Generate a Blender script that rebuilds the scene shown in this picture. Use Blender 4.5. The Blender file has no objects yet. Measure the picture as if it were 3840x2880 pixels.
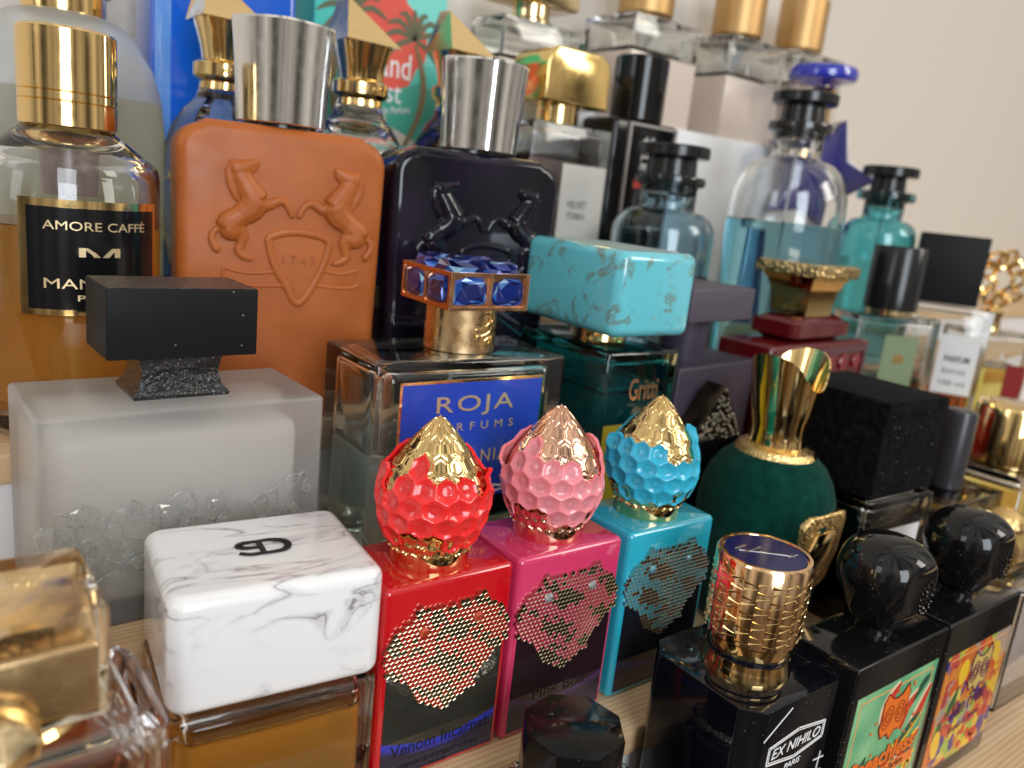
import bpy, bmesh, math, random
from mathutils import Vector, Matrix
random.seed(7)
PI = math.pi
S = bpy.context.scene
COL = S.collection
# ---------------------------------------------------------------- camera (units are centimetres)
S.unit_settings.scale_length = 0.01
cam = bpy.data.cameras.new('camera'); camo = bpy.data.objects.new('camera', cam); COL.objects.link(camo)
R_ = [(0.80317436, -0.05472597, 0.59322509), (-0.58646467, -0.24769936, 0.77117068), (0.10473842, -0.96729008, -0.23104062)]
m = Matrix(((R_[0][0], -R_[0][1], -R_[0][2], 0), (R_[1][0], -R_[1][1], -R_[1][2], 0), (R_[2][0], -R_[2][1], -R_[2][2], 21.3), (0, 0, 0, 1)))
camo.matrix_world = m
cam.sensor_width = 36; cam.lens = 36 * 3000 / 3840
cam.clip_start = 0.5; cam.clip_end = 2000
cam.dof.use_dof = True; cam.dof.focus_distance = 24.5; cam.dof.aperture_fstop = 0.105
S.camera = camo
S.render.resolution_x = 1024; S.render.resolution_y = 768
# ---------------------------------------------------------------- world: a dim warm room
W = bpy.data.worlds.new('World'); S.world = W; W.use_nodes = True
nt = W.node_tree; bg = nt.nodes['Background']
tc = nt.nodes.new('ShaderNodeTexCoord'); sep = nt.nodes.new('ShaderNodeSeparateXYZ')
ramp = nt.nodes.new('ShaderNodeValToRGB'); mp = nt.nodes.new('ShaderNodeMapRange')
nt.links.new(tc.outputs['Generated'], sep.inputs[0]); nt.links.new(sep.outputs['Z'], mp.inputs['Value'])
mp.inputs['From Min'].default_value = -1; mp.inputs['From Max'].default_value = 1
nt.links.new(mp.outputs[0], ramp.inputs[0])
el = ramp.color_ramp.elements
el[0].position = 0.0; el[0].color = (0.16, 0.11, 0.075, 1)
el[1].position = 1.0; el[1].color = (0.70, 0.66, 0.60, 1)
for p, c in ((0.40, (0.20, 0.15, 0.11)), (0.44, (0.42, 0.38, 0.33)), (0.66, (0.50, 0.46, 0.41)), (0.72, (0.66, 0.63, 0.58))):
    e = ramp.color_ramp.elements.new(p); e.color = (*c, 1)
nz = nt.nodes.new('ShaderNodeTexNoise'); nz.inputs['Scale'].default_value = 2.3; nz.inputs['Detail'].default_value = 3
nt.links.new(tc.outputs['Generated'], nz.inputs['Vector'])
az = nt.nodes.new('ShaderNodeMath'); az.operation = 'ARCTAN2'; nt.links.new(sep.outputs['X'], az.inputs[0]); nt.links.new(sep.outputs['Y'], az.inputs[1])
cb = nt.nodes.new('ShaderNodeCombineXYZ'); nt.links.new(az.outputs[0], cb.inputs[0]); zs_ = nt.nodes.new('ShaderNodeMath'); zs_.operation = 'MULTIPLY'; zs_.inputs[1].default_value = 0.35; nt.links.new(sep.outputs['Z'], zs_.inputs[0]); nt.links.new(zs_.outputs[0], cb.inputs[1])
nz.inputs['Scale'].default_value = 2.6; nt.links.new(cb.outputs[0], nz.inputs['Vector'])
r2 = nt.nodes.new('ShaderNodeMapRange'); nt.links.new(nz.outputs['Fac'], r2.inputs['Value'])
r2.inputs['From Min'].default_value = 0.40; r2.inputs['From Max'].default_value = 0.60
r2.inputs['To Min'].default_value = 0.22; r2.inputs['To Max'].default_value = 1.55
mx = nt.nodes.new('ShaderNodeMix'); mx.data_type = 'RGBA'; mx.blend_type = 'MULTIPLY'; mx.inputs['Factor'].default_value = 1
nt.links.new(ramp.outputs[0], mx.inputs['A']); nt.links.new(r2.outputs[0], mx.inputs['B'])
nt.links.new(mx.outputs['Result'], bg.inputs['Color']); bg.inputs['Strength'].default_value = 0.70
# ---------------------------------------------------------------- lamps: daylight from two windows
def area(name, loc, target, sx, sy, power, color):
    l = bpy.data.lights.new(name, 'AREA'); l.shape = 'RECTANGLE'; l.size = sx; l.size_y = sy; l.energy = power; l.color = color
    o = bpy.data.objects.new(name, l); COL.objects.link(o); o.location = loc
    o.rotation_euler = (Vector(target) - Vector(loc)).to_track_quat('-Z', 'Y').to_euler()
    return o
area('window_light', (-25, -120, 62), (15, 20, 12), 62, 95, 122000, (0.84, 0.92, 1.0))
area('window_light', (125, -85, 95), (25, 20, 12), 46, 64, 62000, (1.0, 0.95, 0.86))
area('window_light', (-130, 10, 75), (15, 25, 15), 36, 60, 15000, (0.92, 0.96, 1.0))
S.view_settings.view_transform = 'Standard'; S.view_settings.look = 'None'
S.view_settings.exposure = 0.40; S.view_settings.gamma = 1
cy = S.cycles
cy.use_denoising = True
try: cy.denoiser = 'OPENIMAGEDENOISE'
except Exception: pass
cy.max_bounces = 16; cy.transmission_bounces = 16; cy.glossy_bounces = 6; cy.diffuse_bounces = 4; cy.transparent_max_bounces = 16
cy.sample_clamp_indirect = 6; cy.blur_glossy = 0.6
# ================================================================ materials
MATS = {}
def pm(name, col, rough=0.4, metal=0.0, trans=0.0, ior=1.45, coat=0.0, spec=0.5, sss=0.0, sheen=0.0):
    mt = bpy.data.materials.new(name); mt.use_nodes = True
    b = mt.node_tree.nodes['Principled BSDF']
    b.inputs['Base Color'].default_value = (*col, 1); b.inputs['Roughness'].default_value = rough
    b.inputs['Metallic'].default_value = metal; b.inputs['Transmission Weight'].default_value = trans
    b.inputs['IOR'].default_value = ior; b.inputs['Coat Weight'].default_value = coat
    b.inputs['Coat Roughness'].default_value = 0.03; b.inputs['Specular IOR Level'].default_value = spec
    if sss:
        b.inputs['Subsurface Weight'].default_value = sss; b.inputs['Subsurface Radius'].default_value = (0.25, 0.12, 0.1)
        b.inputs['Subsurface Scale'].default_value = 0.6
    if sheen: b.inputs['Sheen Weight'].default_value = sheen
    MATS[name] = mt
    return mt
def nodes(mt): return mt.node_tree.nodes, mt.node_tree.links, mt.node_tree.nodes['Principled BSDF']
def bump(mt, kind='noise', scale=10.0, strength=0.2, dist=0.05, detail=4, rnd=1.0, stretch=None):
    N, L, b = nodes(mt); t = N.new('ShaderNodeTexCoord'); src = t.outputs['Object']
    if stretch:
        mpn = N.new('ShaderNodeMapping'); mpn.inputs['Scale'].default_value = stretch; L.new(src, mpn.inputs[0]); src = mpn.outputs[0]
    if kind == 'noise':
        x = N.new('ShaderNodeTexNoise'); x.inputs['Scale'].default_value = scale; x.inputs['Detail'].default_value = detail; out = x.outputs['Fac']
    elif kind == 'edge':
        x = N.new('ShaderNodeTexVoronoi'); x.feature = 'DISTANCE_TO_EDGE'; x.inputs['Scale'].default_value = scale
        x.inputs['Randomness'].default_value = rnd; mr = N.new('ShaderNodeMapRange'); L.new(x.outputs['Distance'], mr.inputs['Value'])
        mr.inputs['From Max'].default_value = 0.16; out = mr.outputs[0]
    else:
        x = N.new('ShaderNodeTexVoronoi'); x.feature = 'SMOOTH_F1'; x.inputs['Scale'].default_value = scale
        x.inputs['Randomness'].default_value = rnd; out = x.outputs['Distance']
    L.new(src, x.inputs['Vector'])
    bp = N.new('ShaderNodeBump'); bp.inputs['Strength'].default_value = strength; bp.inputs['Distance'].default_value = dist
    L.new(out, bp.inputs['Height']); L.new(bp.outputs[0], b.inputs['Normal'])
    return mt
def mottle(mt, c1, c2, scale=3.0, lo=0.35, hi=0.65, detail=5, stretch=None, distort=0.0):
    N, L, b = nodes(mt); t = N.new('ShaderNodeTexCoord'); src = t.outputs['Object']
    if stretch:
        mpn = N.new('ShaderNodeMapping'); mpn.inputs['Scale'].default_value = stretch; L.new(src, mpn.inputs[0]); src = mpn.outputs[0]
    x = N.new('ShaderNodeTexNoise'); x.inputs['Scale'].default_value = scale; x.inputs['Detail'].default_value = detail
    x.inputs['Distortion'].default_value = distort
    L.new(src, x.inputs['Vector']); r = N.new('ShaderNodeValToRGB'); L.new(x.outputs['Fac'], r.inputs[0])
    r.color_ramp.elements[0].position = lo; r.color_ramp.elements[0].color = (*c1, 1)
    r.color_ramp.elements[1].position = hi; r.color_ramp.elements[1].color = (*c2, 1)
    L.new(r.outputs[0], b.inputs['Base Color'])
    return r
def smudge(mt, lo, hi, scale=1.5):
    N, L, b = nodes(mt); t = N.new('ShaderNodeTexCoord'); x = N.new('ShaderNodeTexNoise'); x.inputs['Scale'].default_value = scale
    x.inputs['Detail'].default_value = 6; L.new(t.outputs['Object'], x.inputs['Vector'])
    r = N.new('ShaderNodeMapRange'); L.new(x.outputs['Fac'], r.inputs['Value']); r.inputs['From Min'].default_value = 0.35; r.inputs['From Max'].default_value = 0.7
    r.inputs['To Min'].default_value = lo; r.inputs['To Max'].default_value = hi; L.new(r.outputs[0], b.inputs['Roughness'])
    return mt
def dust(mt, scale=7.0, amount=0.80, size=0.12, col=(0.22, 0.21, 0.20)):
    """scattered specks of dust lying on a dark surface"""
    N, L, b = nodes(mt); t = N.new('ShaderNodeTexCoord'); v = N.new('ShaderNodeTexVoronoi'); v.inputs['Scale'].default_value = scale
    L.new(t.outputs['Object'], v.inputs['Vector']); sp = N.new('ShaderNodeSeparateColor'); L.new(v.outputs['Color'], sp.inputs[0])
    g = N.new('ShaderNodeMath'); g.operation = 'GREATER_THAN'; L.new(sp.outputs[0], g.inputs[0]); g.inputs[1].default_value = amount
    l = N.new('ShaderNodeMath'); l.operation = 'LESS_THAN'; L.new(v.outputs['Distance'], l.inputs[0]); l.inputs[1].default_value = size
    q = N.new('ShaderNodeMath'); q.operation = 'MULTIPLY'; L.new(g.outputs[0], q.inputs[0]); L.new(l.outputs[0], q.inputs[1])
    mxn = N.new('ShaderNodeMix'); mxn.data_type = 'RGBA'; L.new(q.outputs[0], mxn.inputs['Factor']); mxn.inputs['A'].default_value = b.inputs['Base Color'].default_value
    mxn.inputs['B'].default_value = (*col, 1); L.new(mxn.outputs['Result'], b.inputs['Base Color']); return mt
GLASS = pm('clear_glass', (0.97, 0.985, 0.98), 0.0, 0, 1, 1.5)
GLASSG = pm('greenish_glass', (0.955, 0.985, 0.975), 0.0, 0, 1, 1.5)
FROST = pm('frosted_glass', (0.86, 0.845, 0.82), 0.34, 0, 0.82, 1.3)
FROSTS = pm('frosted_glass_soft', (0.88, 0.90, 0.89), 0.28, 0, 0.8, 1.3)
GOLD = smudge(pm('polished_gold', (0.88, 0.63, 0.28), 0.08, 1), 0.04, 0.16)
PGOLD = smudge(pm('pale_gold', (0.86, 0.68, 0.40), 0.1, 1), 0.05, 0.2)
FOIL = pm('foil_gold', (0.80, 0.62, 0.36), 0.38, 0.75)
BGOLD = bump(pm('brushed_gold', (0.56, 0.35, 0.15), 0.46, 1), 'noise', 14, 0.12, 0.02, 3, stretch=(14, 14, 0.4))
RGOLD = smudge(pm('rose_gold', (0.86, 0.52, 0.36), 0.1, 1), 0.06, 0.22)
COPPER = smudge(pm('copper_frame', (0.72, 0.40, 0.22), 0.2, 1), 0.12, 0.35)
SILVER = smudge(pm('polished_silver', (0.78, 0.77, 0.75), 0.1, 1), 0.06, 0.2)
BLACKG = smudge(pm('black_gloss', (0.006, 0.006, 0.0065), 0.05, 0), 0.03, 0.12, 3)
dust(BLACKG)
BLACKM = bump(pm('black_matte', (0.012, 0.012, 0.0125), 0.55, spec=0.2), 'noise', 30, 0.08, 0.02)
BLACKP = pm('black_plastic', (0.012, 0.012, 0.013), 0.18)
WHITE = pm('white_paper', (0.78, 0.78, 0.78), 0.55)
CREAM = pm('cream_paper', (0.62, 0.58, 0.52), 0.6)
WHITEINK = pm('white_ink', (0.85, 0.85, 0.85), 0.5)
BLACKINK = pm('black_ink', (0.012, 0.012, 0.014), 0.4)
PLASTIC = pm('milky_plastic', (0.85, 0.88, 0.9), 0.3, 0, 0.5, 1.4)
def tint(name, col, rough=0.0, ior=1.5): return pm(name, col, rough, 0, 1, ior)
def liq(name, col, rough=0.0, cloud=0.0): return pm(name, col, rough, 0, 1 - cloud, 0.93)
AMBER = liq('amber_liquid', (0.88, 0.43, 0.07), 0, 0.35); AMBER2 = liq('brown_liquid', (0.62, 0.26, 0.10), 0, 0.22); YELLOW = liq('yellow_liquid', (0.85, 0.70, 0.22))
PALEY = liq('pale_yellow_liquid', (0.88, 0.86, 0.58)); WATER = liq('pale_liquid', (0.80, 0.86, 0.80), 0, 0.22); TEALQ = liq('pale_teal_liquid', (0.26, 0.50, 0.56))
PINKQ = pm('beige_liquid', (0.72, 0.61, 0.53), 0.3, 0, 0.12, 1.3)
# ================================================================ mesh helpers
def finish(bm, name, mat, parent=None, sharp=35, recalc=True, loc=None, smooth=True):
    if recalc: bmesh.ops.recalc_face_normals(bm, faces=bm.faces[:])
    me = bpy.data.meshes.new(name); bm.to_mesh(me); bm.free()
    for p in me.polygons: p.use_smooth = smooth
    if smooth: me.set_sharp_from_angle(angle=math.radians(sharp))
    me.materials.append(mat)
    o = bpy.data.objects.new(name, me); COL.objects.link(o)
    if parent is not None: o.parent = parent
    if loc: o.location = loc
    return o
def rb(w, d, z0, z1, rv=0.0, rt=0.0, cx=0.0, cyy=0.0, seg=3, bm=None):
    """rounded box, vertical edges by rv, horizontal edges by rt"""
    own = bmesh.new()
    bmesh.ops.create_cube(own, size=1)
    for v in own.verts: v.co = Vector((cx + v.co.x * w, cyy + v.co.y * d, (z0 + z1) / 2 + v.co.z * (z1 - z0)))
    if rv > 0:
        es = [e for e in own.edges if abs((e.verts[0].co - e.verts[1].co).z) > 1e-4]
        bmesh.ops.bevel(own, geom=es, offset=rv, segments=seg + 1, affect='EDGES', profile=0.5)
    if rt > 0:
        es = [e for e in own.edges if abs(e.verts[0].co.z - e.verts[1].co.z) < 1e-5 and len(e.link_faces) == 2 and abs(abs(e.link_faces[0].normal.z) - abs(e.link_faces[1].normal.z)) > 0.5]
        own.normal_update()
        es = [e for e in own.edges if abs(e.verts[0].co.z - e.verts[1].co.z) < 1e-5 and any(abs(f.normal.z) > 0.9 for f in e.link_faces) and any(abs(f.normal.z) < 0.5 for f in e.link_faces)]
        bmesh.ops.bevel(own, geom=es, offset=rt, segments=seg, affect='EDGES', profile=0.5)
    return merge(bm, own)
def merge(bm, own, flip=False, M=None):
    bmesh.ops.recalc_face_normals(own, faces=own.faces[:])
    if flip: bmesh.ops.reverse_faces(own, faces=own.faces[:])
    if M is not None: own.transform(M)
    if bm is None: return own
    tmp = bpy.data.meshes.new('tmp'); own.to_mesh(tmp); own.free(); bm.from_mesh(tmp); bpy.data.meshes.remove(tmp)
    return bm
def lathe(prof, n=48, bm=None, cx=0, cyy=0, mod=None, flip=False, sx=1, sy=1):
    """profile [(r, z)...]; r=0 ends are closed to a point; open ends are capped"""
    own = bmesh.new(); rings = []
    for r, z in prof:
        if r < 1e-6: rings.append([own.verts.new((cx, cyy, z))]); continue
        ring = []
        for k in range(n):
            a = 2 * PI * k / n; rr = r * (mod(a, z) if mod else 1)
            ring.append(own.verts.new((cx + rr * math.cos(a) * sx, cyy + rr * math.sin(a) * sy, z)))
        rings.append(ring)
    for A, B in zip(rings, rings[1:]):
        for k in range(n):
            a0, a1 = A[k % len(A)], A[(k + 1) % len(A)]; b0, b1 = B[k % len(B)], B[(k + 1) % len(B)]
            vs = []
            for v in (a0, a1, b1, b0):
                if v not in vs: vs.append(v)
            if len(vs) > 2: own.faces.new(vs)
    for rg in (rings[0], rings[-1]):
        if len(rg) > 2: own.faces.new(rg)
    return merge(bm, own, flip)
def prism(pts, axis, a, b, bm=None, bev=0.0, seg=2):
    """polygon pts extruded; axis 'z': pts are (x,y); axis 'y': pts are (x,z), from y=a to y=b"""
    own = bmesh.new()
    mk = (lambda p, t: (p[0], p[1], t)) if axis == 'z' else ((lambda p, t: (p[0], t, p[1])) if axis == 'y' else (lambda p, t: (t, p[0], p[1])))
    A = [own.verts.new(mk(p, a)) for p in pts]; B = [own.verts.new(mk(p, b)) for p in pts]
    own.faces.new(A); own.faces.new(B); n = len(pts)
    for k in range(n): own.faces.new((A[k], A[(k + 1) % n], B[(k + 1) % n], B[k]))
    bmesh.ops.recalc_face_normals(own, faces=own.faces[:])
    if bev: bmesh.ops.bevel(own, geom=own.edges[:], offset=bev, segments=seg, affect='EDGES', profile=0.5)
    return merge(bm, own)
def tube(path, radii, bm=None, n=8, flat=None):
    """tapered tube along 3D points; flat=(axis index, factor) squashes it"""
    own = bmesh.new(); P = [Vector(p) for p in path]; rings = []
    if not hasattr(radii, '__len__'): radii = [radii] * len(P)
    up = Vector((0, 1, 0))
    for i, p in enumerate(P):
        t = (P[min(i + 1, len(P) - 1)] - P[max(i - 1, 0)]).normalized()
        u = t.cross(up)
        if u.length < 1e-3: u = t.cross(Vector((1, 0, 0)))
        u.normalize(); v = t.cross(u).normalized()
        rings.append([own.verts.new(p + (u * math.cos(2 * PI * k / n) + v * math.sin(2 * PI * k / n)) * radii[i]) for k in range(n)])
    for A, B in zip(rings, rings[1:]):
        for k in range(n): own.faces.new((A[k], A[(k + 1) % n], B[(k + 1) % n], B[k]))
    for rg, i, d in ((rings[0], 0, -1), (rings[-1], -1, 1)):
        c = own.verts.new(P[i] + (P[0] - P[1] if d < 0 else P[-1] - P[-2]).normalized() * radii[i] * 0.7)
        for k in range(n): own.faces.new((rg[k], rg[(k + 1) % n], c))
    if flat:
        for v in own.verts: v.co[flat[0]] *= flat[1]
    return merge(bm, own)
def spline(pts, k=5):
    P = [Vector(p) for p in pts]; out = []
    for i in range(len(P) - 1):
        p0, p1, p2, p3 = P[max(i - 1, 0)], P[i], P[i + 1], P[min(i + 2, len(P) - 1)]
        for j in range(k):
            t = j / k; out.append(0.5 * ((2 * p1) + (p2 - p0) * t + (2 * p0 - 5 * p1 + 4 * p2 - p3) * t * t + (3 * p1 - p0 - 3 * p2 + p3) * t ** 3))
    out.append(P[-1]); return out
def frame(w, h, t, y0, y1, cx=0, cz=0, bm=None):
    for (a, b, c, d) in ((cx - w / 2, cx + w / 2, cz + h / 2 - t, cz + h / 2), (cx - w / 2, cx + w / 2, cz - h / 2, cz - h / 2 + t),
                         (cx - w / 2, cx - w / 2 + t, cz - h / 2 + t, cz + h / 2 - t), (cx + w / 2 - t, cx + w / 2, cz - h / 2 + t, cz + h / 2 - t)):
        bm = prism([(a, c), (b, c), (b, d), (a, d)], 'y', y0, y1, bm)
    return bm
def outline(pts, t, y0, y1, bm=None, closed=True):
    """a thin raised line along (x,z) points on a front face"""
    n = len(pts)
    for k in range(n if closed else n - 1):
        a = Vector(pts[k]); b = Vector(pts[(k + 1) % n]); d = (b - a)
        if d.length < 1e-4: continue
        d.normalize(); q = Vector((-d.y, d.x)) * t / 2; a = a - d * t * 0.3; b = b + d * t * 0.3
        bm = prism([tuple(a + q), tuple(b + q), tuple(b - q), tuple(a - q)], 'y', y0, y1, bm)
    return bm
def text(parent, name, body, mat, x, z, y, width=None, height=None, t=0.02, shear=0.0, bold=0.0, M=None, spacing=1.0, rot=0.0):
    """lettering standing t proud of a front face at y, centred on x, baseline z"""
    cu = bpy.data.curves.new('txt', 'FONT'); cu.body = body; cu.size = 1; cu.align_x = 'CENTER'; cu.extrude = 0.5
    cu.offset = bold; cu.shear = shear; cu.space_character = spacing; cu.resolution_u = 3
    to = bpy.data.objects.new('txt', cu); COL.objects.link(to)
    dg = bpy.context.evaluated_depsgraph_get(); me = bpy.data.meshes.new_from_object(to.evaluated_get(dg))
    bpy.data.objects.remove(to); bpy.data.curves.remove(cu)
    xs = [v.co.x for v in me.vertices]; ys = [v.co.y for v in me.vertices]
    w0 = max(xs) - min(xs); cx0 = (max(xs) + min(xs)) / 2; h0 = max(ys) - min(min(ys), 0)
    sx = (width / w0) if width else None; sy = (height / h0) if height else None
    sx = sx or sy; sy = sy or sx
    c, s = math.cos(rot), math.sin(rot)
    for v in me.vertices:
        px, pz = (v.co.x - cx0) * sx, v.co.y * sy
        v.co = Vector((x + px * c - pz * s, y - (v.co.z + 0.5) * t, z + px * s + pz * c))
    if M is not None: me.transform(M)
    me.name = name; me.materials.clear(); me.materials.append(mat)
    o = bpy.data.objects.new(name, me); COL.objects.link(o); o.parent = parent
    return o
def thing(name, label, cat, x, y, z, yaw=0.0, group=None):
    o = bpy.data.objects.new(name, None); COL.objects.link(o); o.empty_display_size = 0.5
    o.location = (x, y, z); o.rotation_euler = (0, 0, math.radians(yaw)); o['label'] = label; o['category'] = cat
    if group: o['group'] = group
    return o
def bottle(label, x, y, z, yaw=0.0, group=None): return thing('perfume_bottle', label, 'perfume bottle', x, y, z, yaw, group)
def glass_box(root, w, d, h, wall, base, fill, glass, liquid, rv=0.25, rt=0.15, top=None, z0=0.0, irv=0.3, irt=0.15, name='glass_body'):
    """thick glass block with an air cavity above the fill level and a liquid body below it"""
    top = wall if top is None else top
    bm = rb(w, d, z0, z0 + h, rv, rt)
    if fill < h - top - 0.1:
        inn = rb(w - 2 * wall, d - 2 * wall, z0 + max(base, fill) + 0.02, z0 + h - top, irv, irt)
        merge(bm, inn, flip=True)
    o = finish(bm, name, glass, root, recalc=False)
    if liquid is not None and fill > base + 0.1:
        finish(rb(w - 2 * wall, d - 2 * wall, z0 + base, z0 + min(fill, h - top), irv, min(irt, 0.1)), 'liquid', liquid, root)
    return o
def glass_round(root, outer, inner, liquid_prof, glass, liquid, n=64, mod=None):
    bm = lathe(outer, n, mod=mod)
    if inner: merge(bm, lathe(inner, n), flip=True)
    o = finish(bm, 'glass_body', glass, root, recalc=False, sharp=50)
    if liquid_prof: finish(lathe(liquid_prof, n), 'liquid', liquid, root)
    return o
def filled_block(root, w, d, h, fill, rv=0.12):
    """clear block whose lower part is filled with opaque beige perfume right out to the thin walls"""
    bm = rb(w, d, fill + 0.004, h, rv, 0.1)
    merge(bm, rb(w - 0.7, d - 0.7, fill + 0.3, h - 0.4, 0.1, 0.08), flip=True)
    finish(bm, 'glass_shoulder', GLASS, root, recalc=False)
    finish(rb(w, d, 0, fill, rv, 0.04), 'filled_body', pm('beige_filled_glass', (0.66, 0.55, 0.47), 0.25, coat=0.6), root)
# ================================================================ setting
CAMZ = 21.3
TZ = [0, 3.8, 7.6, 11.4, 15.2]; TE = [9.4, 15.9, 22.4, 28.9, 35.4]
WOOD = pm('pine_wood', (0.42, 0.26, 0.13), 0.5)
N, L, b = nodes(WOOD)
t = N.new('ShaderNodeTexCoord'); mpn = N.new('ShaderNodeMapping'); mpn.inputs['Scale'].default_value = (0.06, 1.0, 1.0)
L.new(t.outputs['Object'], mpn.inputs[0])
n1 = N.new('ShaderNodeTexNoise'); n1.inputs['Scale'].default_value = 1.1; n1.inputs['Detail'].default_value = 8; n1.inputs['Distortion'].default_value = 0.6
L.new(mpn.outputs[0], n1.inputs['Vector'])
wv = N.new('ShaderNodeTexWave'); wv.wave_type = 'BANDS'; wv.bands_direction = 'Y'; wv.inputs['Scale'].default_value = 1.4; wv.inputs['Distortion'].default_value = 6; wv.inputs['Detail'].default_value = 4; wv.inputs['Detail Scale'].default_value = 0.8
L.new(mpn.outputs[0], wv.inputs['Vector'])
mxx = N.new('ShaderNodeMath'); mxx.operation = 'MULTIPLY_ADD'; L.new(wv.outputs['Fac'], mxx.inputs[0]); mxx.inputs[1].default_value = 0.35; L.new(n1.outputs['Fac'], mxx.inputs[2])
rr = N.new('ShaderNodeValToRGB'); L.new(mxx.outputs[0], rr.inputs[0])
rr.color_ramp.elements[0].position = 0.42; rr.color_ramp.elements[0].color = (0.47, 0.285, 0.145, 1)
rr.color_ramp.elements[1].position = 0.92; rr.color_ramp.elements[1].color = (0.66, 0.48, 0.29, 1)
L.new(rr.outputs[0], b.inputs['Base Color'])
RISER = bump(pm('pale_riser_paint', (0.70, 0.69, 0.70), 0.6), 'noise', 8, 0.1, 0.02)
WALLP = bump(pm('warm_white_plaster', (0.69, 0.63, 0.56), 0.85), 'noise', 6, 0.25, 0.03, 8)
shelf = thing('stepped_shelf', 'pale wooden stepped display shelf with white painted risers carrying all the bottles', 'shelf', 0, 0, 0)
XL, XR = -45, 190
for k in range(5):
    bk = TE[k + 1] + 0.6 if k < 4 else 48.6
    st = finish(rb(XR - XL, bk - TE[k], TZ[k] - 1.0, TZ[k], 0, 0.08, (XL + XR) / 2, (bk + TE[k]) / 2, 2), 'step', WOOD, shelf)
    if k: finish(rb(XR - XL, 0.5, TZ[k - 1], TZ[k] - 1.0, 0, 0, (XL + XR) / 2, TE[k] + 0.55), 'riser', RISER, shelf)
finish(rb(XR - XL, 40, -62, -60, 0, 0, (XL + XR) / 2, 15), 'floor', WOOD)['kind'] = 'structure'
finish(rb(500, 1.0, -62, 150, 0, 0, 70, 49.4), 'wall', WALLP)['kind'] = 'structure'
# ================================================================ red, pink and turquoise lacquered bottles with egg caps
SNAKE = [(1.03, 9.55), (1.13, 9.64), (1.41, 9.46), (1.66, 9.54), (1.99, 9.40), (2.25, 9.44), (2.5, 9.40), (2.79, 9.55), (3.08, 9.54), (3.31, 9.69), (3.45, 9.53), (3.69, 9.24), (3.96, 9.12), (4.18, 8.78), (4.37, 8.46), (4.42, 7.77), (3.91, 7.48), (3.65, 7.16), (3.43, 6.79), (3.26, 6.45), (2.94, 6.31), (2.52, 6.06), (2.12, 6.03), (1.75, 6.23), (1.38, 6.47), (1.16, 6.77), (0.94, 7.18), (0.66, 7.41), (0.17, 7.64), (0.09, 8.45), (0.3, 8.71), (0.49, 9.05), (0.87, 9.24)]
SNAKE = [(x - 2.25, z - 3.8) for x, z in SNAKE]
def inside(p, poly):
    c = False; j = len(poly) - 1
    for i in range(len(poly)):
        if (poly[i][1] > p[1]) != (poly[j][1] > p[1]) and p[0] < (poly[j][0] - poly[i][0]) * (p[1] - poly[i][1]) / (poly[j][1] - poly[i][1]) + poly[i][0]: c = not c
        j = i
    return c
def hexpts(cx, cz, r): return [(cx + r * math.sin(PI / 3 * k), cz + r * math.cos(PI / 3 * k)) for k in range(6)]
def eggprof(zz):
    P = [(0.0, 1.10), (0.5, 1.18), (0.75, 1.28), (1.1, 1.43), (1.5, 1.55), (1.9, 1.58), (2.3, 1.53), (2.65, 1.42), (3.0, 1.23), (3.4, 0.95), (3.8, 0.65), (4.1, 0.39), (4.3, 0.20), (4.42, 0.06), (4.5, 0.0)]
    for (z0, r0), (z1, r1) in zip(P, P[1:]):
        if z0 <= zz <= z1:
            t = (zz - z0) / (z1 - z0); t2 = t; return r0 + (r1 - r0) * t2
    return 0
def hexcell(a, zz, ncol, rowh):
    """nearest hexagon of a lattice wrapped round the egg"""
    u = a / (2 * PI) * ncol; v = zz / rowh; best = None
    for rv_ in range(int(v) - 1, int(v) + 3):
        off = 0.5 if rv_ % 2 else 0.0
        for cu_ in range(int(math.floor(u - off)) - 0, int(math.floor(u - off)) + 2):
            du = (u - (cu_ + off)); dv = (v - rv_) * 0.866
            hx = max(abs(du), abs(du) * 0.5 + abs(dv) * 0.866)
            if best is None or hx < best[0]: best = (hx, cu_ % ncol, rv_, math.hypot(du, dv))
    return best
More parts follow.
